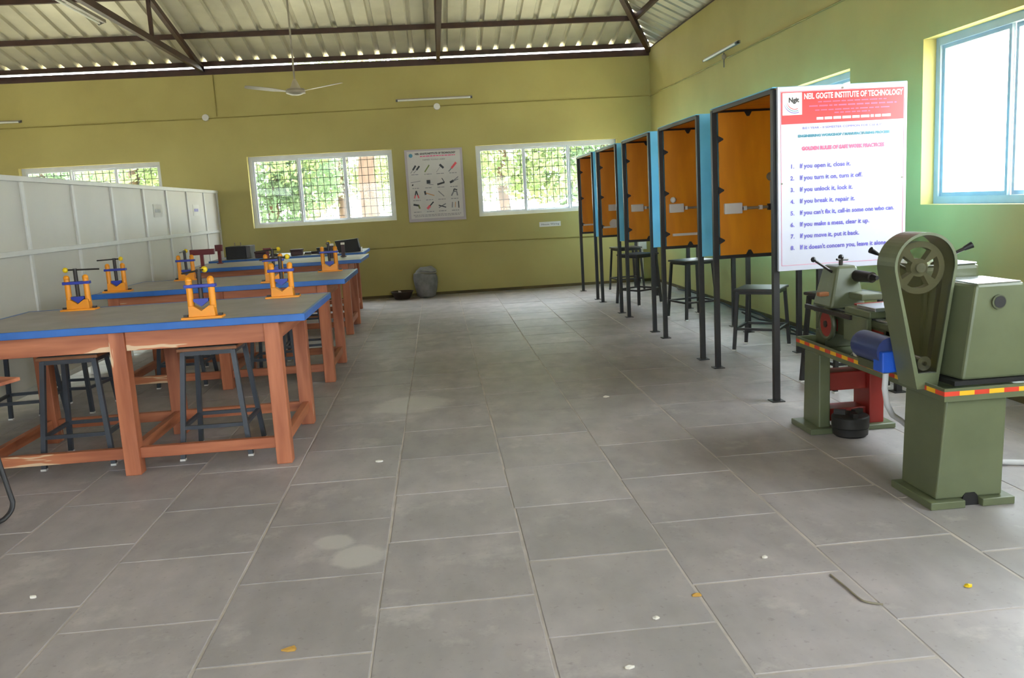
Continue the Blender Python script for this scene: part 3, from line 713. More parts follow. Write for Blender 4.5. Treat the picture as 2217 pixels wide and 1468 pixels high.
# ------------------------------------------------------------------ pipe vises
def vise(ang, jaw):
    t = thing('pipe_vise', '', 'vise', (0, 0, 0), 'orange pipe vises on the workbenches')
    box('base_plate', 'vise_orange', t, -.115, .115, -.045, .045, 0, .012, bev=.002)
    MB().prism_xz([(-.075, .012), (.075, .012), (.072, .075), (.045, .075), (0, .045), (-.045, .075), (-.072, .075)], -.03, .03).build('v_block', 'vise_orange', t, bev=.002)
    for s_ in (-1, 1):
        p = MB().cyl((s_ * .062, 0, .06), (s_ * .062, 0, .215), .019, n=12).build('pillar', 'vise_orange', t, smooth=True)
        MB().ball((s_ * .062, 0, .222), .021, 10).build('pillar_cap', 'vise_orange', p, smooth=True)
        MB().box(s_ * .098 - .012, s_ * .098 + .012, -.012, .012, .012, .024).build('bolt', 'dark_iron', t)
    box('yoke', 'vise_blue', t, -.09, .09, -.02, .02, .178, .198, bev=.004)
    MB().cyl((0, 0, jaw + .02), (0, 0, .285), .013, n=12).build('screw', 'dark_iron', t, smooth=True)
    MB().prism_xz([(-.042, jaw + .03), (.042, jaw + .03), (.042, jaw + .015), (0, jaw - .015), (-.042, jaw + .015)], -.02, .02).build('jaw', 'vise_blue', t)
    c, s_ = math.cos(ang), math.sin(ang)
    h = MB().cyl((-c * .055, -s_ * .055, .278), (c * .155, s_ * .155, .272), .0055, n=8).build('handle', 'dark_iron', t, smooth=True)
    MB().ball((-c * .06, -s_ * .06, .278), .019, 10).build('handle_ball', 'vise_yellow', h, smooth=True)
    return t
VZ = .89
v0 = vise(-1.9, .085); v0.location = (-1.385, 5.06, VZ); v0['label'] = 'nearest orange pipe vise at the front edge of the first workbench'
vA = vise(0.1, .065); vA.location = (-2.47, 6.05, VZ); vA['label'] = 'orange pipe vise at the back left of the first workbench with handle turned right'
vB = vise(PI - .2, .065); vB.location = (-2.74, 7.52, VZ); vB['label'] = 'orange pipe vise at the front left of the second workbench with handle turned left'
vC = vise(-2.4, .10); vC.location = (-1.095, 6.02, VZ); vC['label'] = 'orange pipe vise at the back right corner of the first workbench'
place(vC, (-1.42, 7.50, VZ), 'orange pipe vise on the second workbench partly hidden behind a nearer vise')
vD = vise(-1.55, .07); vD.location = (-2.42, 8.44, VZ); vD['label'] = 'orange pipe vise at the back left of the second workbench beside the red stake'
place(vD, (-1.06, 8.42, VZ), 'orange pipe vise at the back right corner of the second workbench')

# ------------------------------------------------------------------ things on the far benches
def stake(x, y, h, bx_a, bx_b, hh, label, m_='maroon', tips=False):
    t = thing('metal_stake', label, 'stake', (x, y, .89))
    MB().box(x - .035, x + .035, y - .03, y + .03, .892, .902).build('foot', m_, t)
    MB().box(x - .018, x + .018, y - .018, y + .018, .90, .89 + h).build('shaft', m_, t)
    MB().box(x + bx_a, x + bx_b, y - .025, y + .025, .89 + h - hh, .89 + h + .005).build('head', m_, t, bev=.004)
    if tips: MB().box(x + bx_a, x + bx_b, y - .027, y + .027, .89 + h + .005, .89 + h + .03).build('cap', 'paper', t)
    return t
stake(-2.80, 10.45, .215, -.13, .15, .06, 'long red T shaped metal stake at the left of the third workbench')
stake(-2.78, 11.2, .235, -.045, .045, .075, 'short red block headed metal stake behind the long red one')
stake(-2.17, 11.15, .16, -.05, .05, .03, 'small red T shaped metal stake in the middle of the third workbench')
stake(-1.33, 10.9, .15, -.022, .022, .15, 'dark red stake with white tip in front of the slanted black box', 'dark_maroon', True)
stake(-1.21, 11.05, .15, -.022, .022, .15, 'dark red stake with white tip right beside the slanted black box', 'dark_maroon', True)
t = thing('black_box', 'large black box with two pins on the farthest workbench at the left', 'box', (-2.76, 12.3, .89))
box('body', 'black_box', t, -2.93, -2.66, 12.15, 12.5, .892, 1.065, bev=.006); box('side_panel', 'grey_box', t, -2.66, -2.60, 12.17, 12.5, .90, 1.065, bev=.004)
for x in (-2.83, -2.75): MB().cyl((x, 12.3, 1.065), (x, 12.3, 1.115), .007, n=8).build('pin', 'conduit_grey', t)
t = thing('black_box', 'slanted black box at the right end of the farthest workbench', 'box', (-1.28, 12.3, .89))
MB().hexa([(-1.40, 12.2, .892), (-1.10, 12.2, .892), (-1.10, 12.45, .892), (-1.40, 12.45, .892)], [(-1.45, 12.25, 1.055), (-1.13, 12.25, 1.075), (-1.13, 12.4, 1.075), (-1.45, 12.4, 1.055)]).build('body', 'black_box', t, bev=.004)
box('paper_slip', 'paper', t, -1.09, -1.085, 12.22, 12.4, .893, .95)
def toolbox(x0, x1, y, h, label, m_='dark_maroon'):
    t = thing('tool_box', label, 'box', ((x0 + x1) / 2, y, .89)); box('body', m_, t, x0, x1, y - .06, y + .06, .892, .892 + h * .7, bev=.004)
    box('lid', m_, t, x0 - .006, x1 + .006, y - .066, y + .066, .892 + h * .72, .892 + h, bev=.004); return t
toolbox(-2.55, -2.40, 12.25, .085, 'brown tool box right of the large black box on the farthest workbench')
toolbox(-2.06, -1.90, 12.25, .085, 'brown tool box in the middle of the farthest workbench')
toolbox(-1.70, -1.48, 12.3, .085, 'low dark brown tool box left of the slanted black box', 'black_box')
def bits(x, y, label, m_):
    t = thing('scrap_piece', label, 'scrap', (x, y, .89)); MB().box(x - .05, x + .05, y - .03, y + .03, .892, .91).build('block', m_, t, bev=.004); MB().cyl((x - .04, y + .02, .918), (x + .05, y - .01, .918), .01, n=8).build('rod', 'dark_iron', t); return t
bits(-2.26, 12.2, 'dark scrap piece between the two brown tool boxes', 'dark_iron'); bits(-1.82, 12.15, 'pale scrap piece right of the middle tool box', 'grey_iron')
bits(-1.76, 12.35, 'dark scrap piece next to the low dark tool box', 'dark_maroon'); bits(-2.33, 12.35, 'maroon scrap piece behind the small red stake', 'dark_maroon')

# ------------------------------------------------------------------ lathe
LT = thing('lathe', 'green workshop lathe with teardrop belt guard and striped tray', 'lathe', (2.35, 4.2, 0))
def lb(name, m_, *a, bev=.006, parent=None): return box(name, m_, parent or LT, *a, bev=bev)
# near pedestal
ped = MB().hexa([(2.125, 3.475, .035), (2.435, 3.475, .035), (2.435, 3.76, .035), (2.125, 3.76, .035)], [(2.165, 3.475, .485), (2.445, 3.475, .485), (2.445, 3.78, .485), (2.150, 3.78, .485)]).build('pedestal', 'lathe_green', LT, bev=.008)
MB().box(2.085, 2.245, 3.44, 3.78, 0, .035).box(2.325, 2.475, 3.44, 3.78, 0, .035).box(2.245, 2.325, 3.50, 3.78, .0, .035).build('base_flange', 'lathe_green', ped, bev=.004)
MB().prism_xz([(2.245, .0), (2.325, .0), (2.318, .045), (2.305, .058), (2.265, .058), (2.252, .045)], 3.470, 3.478).build('drain_notch', 'black_box', ped)
# far stand: green outer leg, red inner frame
st = MB().hexa([(2.165, 4.74, .03), (2.235, 4.74, .03), (2.235, 4.96, .03), (2.165, 4.96, .03)], [(2.175, 4.76, .47), (2.245, 4.76, .47), (2.245, 4.96, .47), (2.175, 4.96, .47)]).build('stand_leg', 'lathe_green', LT, bev=.008)
lb('foot', 'lathe_green', 2.10, 2.245, 4.70, 4.99, 0, .035, parent=st)
s2 = lb('stand_leg', 'lathe_red', 2.485, 2.575, 4.76, 4.96, .03, .47); lb('foot', 'lathe_green', 2.45, 2.63, 4.72, 4.99, 0, .032, parent=s2)
lb('cross_piece', 'lathe_red', 2.245, 2.485, 4.80, 4.94, .235, .345); lb('cross_piece', 'lathe_red', 2.245, 2.485, 4.80, 4.94, .05, .125)
# tray with hazard stripes
TX0, TX1, TY0, TY1, TZ0, TZ1 = 2.140, 2.72, 3.45, 5.0, .487, .545
tr = MB().box(TX0, TX1, TY0, TY1, TZ0, TZ0 + .01).box(TX0, TX0 + .012, TY0, TY1, TZ0 + .01, TZ1).box(TX1 - .012, TX1, TY0, TY1, TZ0 + .01, TZ1).box(TX0 + .012, TX1 - .012, TY0, TY0 + .012, TZ0 + .01, TZ1).box(TX0 + .012, TX1 - .012, TY1 - .012, TY1, TZ0 + .01, TZ1).build('chip_tray', 'lathe_green', LT)
L_ = .068
k = 0; y = TY0 - .0
while y < TY1 - .001:
    MB().box(TX0 - .0015, TX0, y, min(y + L_, TY1), .512, .532).build('hazard_stripe', 'stripe_red' if k % 2 == 0 else 'stripe_yellow', tr); y += L_; k += 1
k = 0; x = TX0
while x < TX1 - .001:
    MB().box(x, min(x + L_, TX1), TY0 - .0015, TY0, .512, .532).build('hazard_stripe', 'stripe_red' if k % 2 == 0 else 'stripe_yellow', tr); x += L_; k += 1
# bed and its feet
MB().box(2.24, 2.46, 3.95, 4.95, .60, .70).box(2.225, 2.475, 3.95, 4.95, .70, .735).build('bed', 'lathe_dark', LT, bev=.005)
lb('bed_way', 'bright_steel', 2.235, 2.27, 3.95, 4.97, .735, .748, bev=.002); lb('bed_way', 'bright_steel', 2.43, 2.465, 3.95, 4.97, .735, .748, bev=.002)
for ya in (4.02, 4.80): lb('bed_foot', 'lathe_dark', 2.23, 2.47, ya, ya + .13, .497, .60)
for ya in (4.15, 4.45, 4.66): lb('red_recess', 'lathe_red', 2.2375, 2.24, ya, ya + .13, .618, .685, bev=0)
# hand wheel at the far left of the bed
hw = MB().tube([(2.205, 4.72 + .085 * math.cos(a), .655 + .085 * math.sin(a)) for a in [2 * PI * i / 20 for i in range(20)]], .015, 8, True).build('hand_wheel', 'lathe_dark', LT, smooth=True)
MB().cyl((2.197, 4.72, .655), (2.225, 4.72, .655), .073, n=20).build('wheel_face', 'lathe_red', hw, smooth=True); MB().cyl((2.19, 4.72, .655), (2.245, 4.72, .655), .02, n=10).build('hub', 'dark_iron', hw)
# carriage and cross slide
lb('saddle', 'lathe_green', 2.20, 2.48, 4.22, 4.50, .748, .785); lb('apron', 'lathe_green', 2.195, 2.224, 4.24, 4.50, .60, .748)
lb('cross_slide', 'bright_steel', 2.22, 2.50, 4.20, 4.40, .785, .805, bev=.003); lb('slide_ledge', 'lathe_red', 2.24, 2.48, 4.42, 4.47, .79, .80, bev=.002)
lb('lead_bar', 'dark_iron', 2.18, 2.20, 4.40, 4.97, .72, .745, bev=.002); lb('knob_block', 'straw', 2.17, 2.195, 4.06, 4.12, .63, .68)
# tailstock
tl = MB().hexa([(2.195, 4.66, .748), (2.41, 4.66, .748), (2.41, 4.90, .748), (2.195, 4.90, .748)], [(2.255, 4.70, .985), (2.375, 4.70, .985), (2.375, 4.88, .985), (2.255, 4.88, .985)]).build('tailstock', 'lathe_green', LT, bev=.015)
MB().cyl((2.36, 4.75, .925), (2.39, 4.56, .925), .036, .030, 16).build('quill', 'dark_iron', tl, smooth=True); MB().cyl((2.39, 4.57, .925), (2.398, 4.52, .925), .022, .012, 12).build('centre', 'black_box', tl, smooth=True)
lv = MB().cyl((2.25, 4.75, .95), (2.125, 4.72, 1.03), .008, n=8).build('lever', 'dark_iron', tl, smooth=True); MB().ball((2.123, 4.72, 1.031), .016, 8).build('lever_knob', 'black_box', lv, smooth=True)
cl = MB().cyl((2.315, 4.78, .98), (2.315, 4.78, 1.025), .012, n=10).build('clamp_screw', 'dark_iron', tl, smooth=True); MB().cyl((2.28, 4.76, 1.02), (2.365, 4.80, 1.012), .006, n=8).build('clamp_bar', 'dark_iron', cl); MB().ball((2.315, 4.78, 1.03), .017, 8).build('clamp_knob', 'black_box', cl, smooth=True)
lb('tool_handle', 'stool_board', 2.14, 2.20, 4.68, 4.72, .82, .845, parent=tl); lb('base_slide', 'lathe_green', 2.30, 2.42, 4.50, 4.66, .805, .84, parent=tl)
# headstock behind the belt guard and gear cabinet
hs = lb('headstock', 'lathe_green', 2.24, 2.52, 3.80, 4.15, .56, 1.045, bev=.02)
lb('headstock_lid', 'bright_steel', 2.25, 2.51, 3.81, 4.14, 1.045, 1.052, parent=hs)
for (p, q) in (((2.25, 3.95, 1.02), (2.05, 3.93, 1.13)), ((2.30, 3.84, 1.05), (2.475, 3.80, 1.135))):
    l_ = MB().cyl(p, q, .008, n=8).build('lever', 'dark_iron', hs, smooth=True); d = (Vector(q) - Vector(p)).normalized() * .04
    MB().cyl(Vector(q) - d, Vector(q), .010, .016, 10).build('lever_knob', 'black_box', l_, smooth=True)
MB().hexa([(2.25, 3.50, .565), (2.62, 3.50, .565), (2.62, 3.79, .565), (2.22, 3.79, .565)], [(2.305, 3.50, .985), (2.525, 3.50, .985), (2.525, 3.79, .985), (2.265, 3.79, .985)]).build('gear_cabinet', 'lathe_green', LT, bev=.012)
lb('cabinet_lid', 'bright_steel', 2.315, 2.515, 3.51, 3.78, .985, .989, bev=0); lb('cabinet_foot', 'black_box', 2.21, 2.66, 3.49, 3.8, .545, .565, bev=0)
MB().cyl((2.405, 3.499, .905), (2.405, 3.490, .905), .032, n=20).build('spindle_bore', 'lathe_dark', LT, smooth=True); MB().cyl((2.408, 3.491, .905), (2.408, 3.4885, .905), .026, n=20).build('bore_hole', 'black_box', LT)
MB().cyl((2.545, 3.50, .90), (2.56, 3.47, .895), .010, n=10).build('cabinet_knob', 'bright_steel', LT, smooth=True)
# belt guard: teardrop shell with clear window
gx, gz, gr = 2.135, 1.073, .145; bx, bz = 2.150, .515
def tear(r, bw, bzz, n=28):
    """outline: big arc on top, straight flanks to a short flat bottom"""
    pts = []
    for i in range(n + 1):
        a = math.radians(-14) + math.radians(208) * i / n; pts.append((gx + r * math.cos(a), gz + r * math.sin(a)))
    return pts + [(bx - bw, bzz), (bx + bw, bzz)]
GY = 3.60; GD = .155
o_, i_ = tear(gr, .048, bz), tear(gr - .012, .043, bz + .072)
gd = MB().ring_xz(o_, i_, GY, GY + .012).build('guard_rim', 'lathe_green', LT)
MB().ring_xz(o_, tear(gr - .006, .044, bz + .006), GY + .012, GY + GD).build('guard_shell', 'lathe_green', LT)
MB().prism_xz(i_, GY + .005, GY + .008).build('guard_window', 'perspex', gd)
def disc_holes(cx, cz, r, y0, y1, m_, name, holes=True):
    n = 36; b = MB(); R2 = r * .78; R1 = r * .34
    ring = lambda rr: [(cx + rr * math.cos(2 * PI * i / n), cz + rr * math.sin(2 * PI * i / n)) for i in range(n)]
    b.ring_xz(ring(r), ring(R2), y0, y1); b.ring_xz(ring(R1), ring(r * .1), y0, y1)
    for j in range(4):
        a0 = math.radians(90 * j + 30)
        for i in range(4):
            a, a2 = a0 + i * .1, a0 + (i + 1) * .1
            b.prism_xz([(cx + R1 * math.cos(a), cz + R1 * math.sin(a)), (cx + R2 * math.cos(a), cz + R2 * math.sin(a)), (cx + R2 * math.cos(a2), cz + R2 * math.sin(a2)), (cx + R1 * math.cos(a2), cz + R1 * math.sin(a2))], y0, y1)
    return b.build(name, m_, LT)
pu = disc_holes(gx - .012, gz - .012, .118, GY + .035, GY + .075, 'grey_iron', 'large_pulley')
MB().cyl((gx - .012, GY + .02, gz - .012), (gx - .012, GY + .10, gz - .012), .022, n=14).build('pulley_shaft', 'bright_steel', pu, smooth=True)
sp = MB().cyl((bx + .002, GY + .03, .625), (bx + .002, GY + .09, .625), .033, n=20).build('small_pulley', 'bright_steel', LT, smooth=True)
MB().cyl((bx + .002, GY + .025, .625), (bx + .002, GY + .03, .625), .010, n=10).build('pulley_shaft', 'black_box', sp)
for sx in (-1, 1): MB().bar((gx - .012 + sx * .117, GY + .055, gz - .02), (bx + .002 + sx * .033, GY + .055, .625), .018, .008).build('drive_belt', 'black_steel', LT)
# motor with switch box
mo = MB().cyl((2.085, 3.80, .655), (2.085, 4.06, .655), .068, n=20).build('motor', 'motor_blue', LT, smooth=True)
MB().cyl((2.085, 4.06, .655), (2.085, 4.09, .655), .06, .03, 20).build('fan_cover', 'motor_blue', mo, smooth=True); lb('terminal_box', 'box_blue', 2.03, 2.11, 3.77, 3.86, .56, .66, parent=mo)
lb('cap', 'orange_cap', 2.115, 2.14, 3.775, 3.80, .665, .705, parent=mo, bev=.002); lb('motor_foot', 'lathe_dark', 2.05, 2.20, 3.80, 4.05, .55, .592, parent=mo)
MB().tube([(2.075, 3.82, .565), (2.08, 3.84, .47), (2.115, 3.88, .38), (2.17, 3.93, .31), (2.25, 4.0, .26), (2.33, 4.05, .20), (2.36, 4.06, .10), (2.42, 4.05, .018), (2.9, 3.9, .014), (3.5, 3.7, .014)], .014, 10).build('hose', 'hose_white', LT, smooth=True)

# loose things at the lathe
ck = thing('lathe_chuck', 'black iron lathe chuck lying on the floor between the lathe stand legs', 'chuck', (2.32, 4.66, 0))
MB().lathe([(.085, 0), (.098, .012), (.100, .05), (.098, .052), (.104, .058), (.104, .115), (.098, .122)], 2.315, 4.655, 28).build('body', 'chuck_iron', ck, smooth=True)
for a in (0.4, 0.4 + 2 * PI / 3, 0.4 + 4 * PI / 3):
    c, s_ = math.cos(a), math.sin(a); MB().bar((2.315 + c * .025, 4.655 + s_ * .025, .134), (2.315 + c * .09, 4.655 + s_ * .09, .134), .03, .026).build('jaw', 'chuck_iron', ck)
MB().cyl((2.315, 4.655, .120), (2.315, 4.655, .1225), .022, n=14).build('bore', 'black_box', ck)
rg = thing('rag', 'crumpled white rag lying on the lathe tray', 'rag', (2.26, 4.35, .50)); b = MB(); rr = random.Random(3); n = 9
pts = [[(2.18 + .12 * i / (n - 1), 4.17 + .22 * j / (n - 1), .50 + .045 * rr.random() + .02 * math.sin(i * 1.3 + j)) for j in range(n)] for i in range(n)]
b.add([p for r_ in pts for p in r_], [(i * n + j, (i + 1) * n + j, (i + 1) * n + j + 1, i * n + j + 1) for i in range(n - 1) for j in range(n - 1)])
o = b.build('cloth', 'paper', rg, smooth=True); sm = o.modifiers.new('solid', 'SOLIDIFY'); sm.thickness = .006
wd = thing('wood_chunk', 'small pale wood offcut on the lathe tray beside the motor', 'offcut', (2.19, 4.05, .50)); MB().hexa([(2.16, 4.10, .498), (2.21, 4.09, .498), (2.21, 4.16, .498), (2.16, 4.17, .498)], [(2.165, 4.10, .535), (2.20, 4.095, .53), (2.205, 4.15, .54), (2.165, 4.16, .53)]).build('block', 'straw', wd, bev=.004)

# ------------------------------------------------------------------ left edge: writing-tablet chair
ch = thing('tablet_chair', 'tablet arm chair with black tube frame at the left edge', 'chair', (-2.55, 4.35, 0))
tb = MB().hexa([(-2.62, 4.20, .700), (-2.225, 4.17, .700), (-2.115, 4.37, .715), (-2.60, 4.60, .715)], [(-2.62, 4.20, .718), (-2.225, 4.17, .718), (-2.115, 4.37, .733), (-2.60, 4.60, .733)]).build('writing_tablet', 'wood_x', ch, bev=.003)
def smooth_path(pts, n=5):
    P = [Vector(p) for p in pts]; P = [P[0] * 2 - P[1]] + P + [P[-1] * 2 - P[-2]]; out = []
    for i in range(1, len(P) - 2):
        a, b_, c, d = P[i - 1:i + 3]
        for k in range(n):
            t = k / n; out.append(tuple(.5 * (2 * b_ + (c - a) * t + (2 * a - 5 * b_ + 4 * c - d) * t * t + (3 * b_ - a - 3 * c + d) * t ** 3)))
    return out + [tuple(P[-2])]
def frame_path(x, ya, yb):
    pts = [(x - .10, yb, .70), (x - .06, yb, .60), (x + .03, yb - .02, .16), (x + .045, yb - .03, .07), (x + .03, yb - .08, .025), (x - .0, yb - .16, .014)]
    return smooth_path(pts + [(x - .06, ya + .10, .014), (x - .08, ya + .02, .03), (x - .09, ya, .09), (x - .10, ya + .02, .40)])
MB().tube(frame_path(-2.30, 3.75, 4.42), .0125, 10).build('sled_frame', 'black_steel', ch, smooth=True)
MB().tube([(p[0] - .42, p[1], p[2]) for p in frame_path(-2.30, 3.75, 4.42)], .0125, 10).build('sled_frame', 'black_steel', ch, smooth=True)
MB().box(-2.86, -2.42, 3.80, 4.22, .40, .425).build('seat', 'wood_x', ch, bev=.006); MB().hexa([(-2.86, 3.74, .50), (-2.42, 3.74, .50), (-2.42, 3.77, .50), (-2.86, 3.77, .50)], [(-2.86, 3.66, .80), (-2.42, 3.66, .80), (-2.42, 3.69, .80), (-2.86, 3.69, .80)]).build('backrest', 'wood_x', ch, bev=.006)
for x in (-2.82, -2.46): MB().tube([(x, 3.80, .40), (x, 3.76, .50), (x, 3.70, .78)], .011, 8).build('back_post', 'black_steel', ch, smooth=True)

# ------------------------------------------------------------------ bin sack, basin, corner pole, cables
bn = thing('grey_sack', 'grey bulging sack standing against the back wall', 'sack', (-.25, 14.0, 0)); b = MB(); n = 22; vs_ = []; fs = []
prof = [(.10, 0), (.145, .03), (.175, .12), (.195, .25), (.195, .33), (.185, .39), (.15, .41), (.165, .44), (.10, .49), (.02, .50)]
rr = random.Random(5)
for i, (r_, z) in enumerate(prof):
    for k in range(n):
        a = 2 * PI * k / n; q = r_ * (1 + .05 * math.sin(3 * a + z * 9) + .04 * (rr.random() - .5)); vs_.append((-.25 + q * math.cos(a) + (.03 if i > 6 else 0), 14.0 + q * math.sin(a), z + (.015 * math.sin(2 * a) if 4 < i < 9 else 0)))
for i in range(len(prof) - 1):
    for k in range(n): fs.append((i * n + k, i * n + (k + 1) % n, (i + 1) * n + (k + 1) % n, (i + 1) * n + k))
fs += [tuple(range(n - 1, -1, -1)), tuple((len(prof) - 1) * n + k for k in range(n))]
b.add(vs_, fs).build('sack_body', 'sack_grey', bn, smooth=True); MB().tube([(-.25 + .168 * math.cos(2 * PI * k / 16) + .015, 14.0 + .168 * math.sin(2 * PI * k / 16), .405 + .008 * math.sin(4 * PI * k / 16)) for k in range(16)], .012, 6, True).build('rim', 'grey_iron', bn, smooth=True)
bs = thing('basin', 'dark shallow metal basin on the floor left of the grey sack', 'basin', (-.64, 13.95, 0))
MB().lathe([(.10, 0), (.12, .005), (.18, .12), (.19, .125), (.185, .13), (.17, .12), (.11, .02), (.01, .015)], -.64, 13.95, 24).build('bowl', 'basin_dark', bs, smooth=True)
cp = thing('paper_scrap', 'white crumpled scrap sticking out of the dark basin', 'scrap', (-.64, 13.93, .03)); MB().hexa([(-.68, 13.88, .03), (-.61, 13.88, .03), (-.60, 13.95, .03), (-.67, 13.96, .03)], [(-.70, 13.86, .15), (-.66, 13.87, .14), (-.66, 13.90, .14), (-.70, 13.89, .15)]).build('scrap_body', 'paper', cp, bev=.006)
wpn = thing('pipe_stand', 'white box on a pale pole in the corner behind the far booths', 'pole', (3.38, 14.05, 0))
MB().cyl((3.36, 14.05, 0), (3.36, 14.05, .56), .028, n=12).build('pole', 'white_plastic', wpn, smooth=True); MB().box(3.30, 3.44, 14.0, 14.12, .56, .72).build('box', 'white_plastic', wpn, bev=.008)
def cable(seed, y0, y1, x, label, r=.010):
    rr = random.Random(seed); n = 26; pts = []
    for i in range(n):
        tt = i / (n - 1); pts.append((x + rr.uniform(-.09, .09), y0 + (y1 - y0) * tt + rr.uniform(-.06, .06), r + (.05 * rr.random() if i % 3 else 0)))
    # smooth the path
    for _ in range(2): pts = [pts[0]] + [tuple((Vector(pts[i - 1]) + 2 * Vector(pts[i]) + Vector(pts[i + 1])) / 4) for i in range(1, n - 1)] + [pts[-1]]
    return tag(MB().tube(pts, r, 6).build('cable', 'cable_black', None, smooth=True), label, 'cable')
cable(1, 6.4, 9.6, 3.47, 'black cable snaking along the foot of the right wall'); cable(2, 6.2, 8.2, 3.36, 'tangled black cable on the floor behind the low black stool'); cable(3, 7.0, 12.8, 3.55, 'long black cable along the wall behind the booths', .012)

# ------------------------------------------------------------------ litter on the floor
def litter(x, y, s_, m_, label, cat='litter'):
    rr = random.Random(int(x * 1000)); b = MB(); n = 7; c = (x, y, .006)
    top = [(x + s_ * (.7 + .5 * rr.random()) * math.cos(2 * PI * k / n), y + s_ * .6 * (.7 + .5 * rr.random()) * math.sin(2 * PI * k / n), .003 + .008 * rr.random()) for k in range(n)]
    bot = [(p[0], p[1], .001) for p in top]
    b.add(top + bot + [(x, y, .012)], [(k, (k + 1) % n, 2 * n) for k in range(n)] + [tuple(range(2 * n - 1, n - 1, -1))] + [(k, k + n, (k + 1) % n + n, (k + 1) % n) for k in range(n)])
    return tag(b.build('leaf_scrap', m_), label, cat)
litter(.846, 2.862, .022, 'leaf_dry', 'yellow dry leaf on the tiles in the right foreground'); litter(-.594, 2.752, .028, 'leaf_dry', 'brown dry leaf on the tiles in the centre foreground')
litter(-1.708, 3.371, .015, 'leaf_pale', 'white paper scrap on the tiles in the left foreground'); litter(-.435, 4.874, .022, 'leaf_pale', 'pale paper scrap on the floor right of the nearest bench leg')
litter(.659, 2.722, .013, 'leaf_pale', 'tiny pale scrap just left of the yellow dry leaf'); litter(.50, 2.43, .015, 'leaf_pale', 'white scrap lowest on the tiles in the foreground'); litter(1.203, 3.124, .012, 'leaf_pale', 'tiny white scrap between the yellow leaf and the lathe')
litter(1.802, 2.737, .016, 'vise_yellow', 'small yellow green leaf on the floor in front of the lathe'); litter(1.15, 6.06, .03, 'leaf_pale', 'pale paper scrap on the floor left of the rules board post')

tag(MB().tube(smooth_path([(1.379, 2.922, .004), (1.386, 2.817, .004), (1.391, 2.713, .004), (1.412, 2.683, .004), (1.446, 2.662, .004)], 4), .0035, 6).build('wire', 'conduit_grey', None, smooth=True), 'thin curved brown wire lying on the tiles in the right foreground', 'wire')

# ------------------------------------------------------------------ trees outside
def tree(x, y, trunk_r, lean, h, blobs, m_, label, nleaf=5200, ls=.085, seed=0):
    rr = random.Random(seed); t = thing('tree', label, 'tree', (x, y, -.25), 'trees outside the windows')
    path = [(x + lean * (i / 6) ** 1.2 * h * .3 + .05 * math.sin(i * 1.7), y + .05 * math.sin(i * 2.1), -.25 + h * .75 * i / 6) for i in range(7)]
    MB().tube(path, [trunk_r * (1.15 - .1 * i) for i in range(7)], 12).build('trunk', 'bark', t, smooth=True)
    b = MB(); vol = [bl[3] ** 2 for bl in blobs]; tot = sum(vol)
    vs_ = []; fs = []
    for bl, w in zip(blobs, vol):
        for _ in range(int(nleaf * w / tot)):
            d = Vector((rr.gauss(0, 1), rr.gauss(0, 1), rr.gauss(0, 1))).normalized() * bl[3] * (.45 + .55 * rr.random())
            c = Vector((x + bl[0], y + bl[1], bl[2])) + Vector((d.x, d.y, d.z * .75))
            a = Vector((rr.gauss(0, 1), rr.gauss(0, 1), rr.gauss(0, 1))).normalized(); e = a.orthogonal().normalized(); e.rotate(Matrix.Rotation(rr.uniform(0, 6.28), 3, a)); g_ = a.cross(e)
            s1 = ls * rr.uniform(.6, 1.2); s2_ = s1 * .5; k = len(vs_)
            vs_ += [tuple(c - e * s1), tuple(c + g_ * s2_), tuple(c + e * s1), tuple(c - g_ * s2_)]; fs.append((k, k + 1, k + 2, k + 3))
    MB().add(vs_, fs).build('foliage', m_, t)
    return t
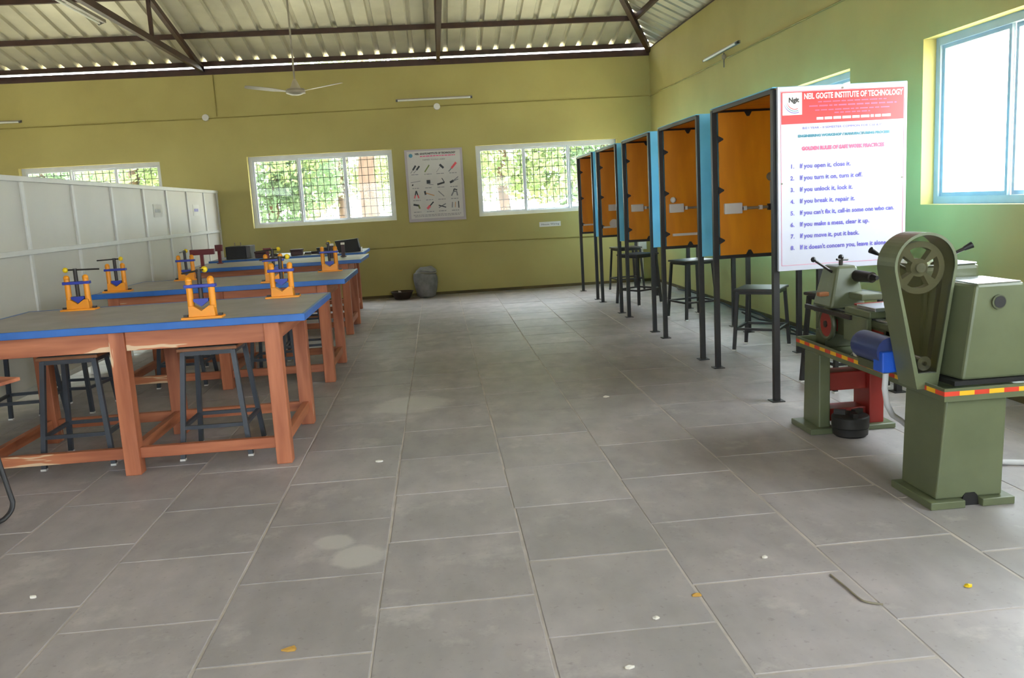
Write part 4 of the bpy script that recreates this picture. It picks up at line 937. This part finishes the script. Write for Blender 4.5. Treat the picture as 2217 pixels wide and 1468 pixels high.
tree(-1.32, 18.0, .20, .0, 6.5, [(-.6, .2, 3.6, 1.3), (.9, .4, 3.4, 1.2), (0, 0, 4.6, 1.5), (-1.6, .5, 2.7, .8)], 'leaf_a', 'tree with a thick pale trunk outside the window left of the tool chart', seed=1)
tree(-3.6, 19.5, .14, .1, 5.5, [(0, 0, 2.6, 1.3), (.9, -.2, 2.2, .9), (-.7, 0, 3.4, 1.3), (.2, -.3, 1.5, .8)], 'leaf_b', 'bushy tree outside the left part of the window left of the tool chart', seed=2)
tree(-2.3, 22.5, .16, 0, 6, [(0, 0, 3.0, 1.6), (1.2, 0, 2.2, 1.1), (-1.0, 0, 2.0, 1.1)], 'leaf_c', 'pale tree farther behind the thick trunk', seed=3)
tree(1.6, 19.0, .13, -.1, 5.5, [(0, 0, 2.5, 1.2), (-.6, 0, 3.4, 1.2), (.9, .2, 3.2, 1.2), (.8, 0, 2.0, .9)], 'leaf_a', 'tree outside the left half of the window beside the booths', seed=4)
tree(3.9, 20.0, .13, .05, 5.5, [(0, 0, 2.9, 1.3), (-.9, 0, 2.0, .9), (.6, 0, 3.6, 1.3)], 'leaf_b', 'tree outside the right half of the window beside the booths', seed=5)
tree(.4, 24.0, .15, .05, 6, [(0, 0, 2.8, 1.6), (1.4, 0, 2.3, 1.2), (-1.4, 0, 2.2, 1.2)], 'leaf_c', 'pale tree far behind the tool chart', seed=6)
tree(-6.4, 19.0, .15, .1, 6, [(0, 0, 2.9, 1.4), (1.2, 0, 2.6, 1.1), (1.0, 0, 3.6, 1.2)], 'leaf_a', 'tree outside the window behind the partition', seed=7)
tree(-9.5, 22.0, .15, 0, 6, [(0, 0, 3.2, 1.6), (1.5, 0, 2.5, 1.2)], 'leaf_b', 'tree at the far left outside the partition window', seed=8)
tree(7.0, 24.0, .16, 0, 6, [(0, 0, 3.0, 1.8), (-1.6, 0, 2.2, 1.2)], 'leaf_c', 'pale tree at the far right beyond the back wall', seed=9)
tree(14.0, 13.0, .2, 0, 6, [(0, 0, 2.0, 1.6), (1, 2.0, 1.9, 1.5), (0, -2.0, 1.7, 1.4)], 'leaf_c', 'low tree outside the bright window above the lathe', seed=10)
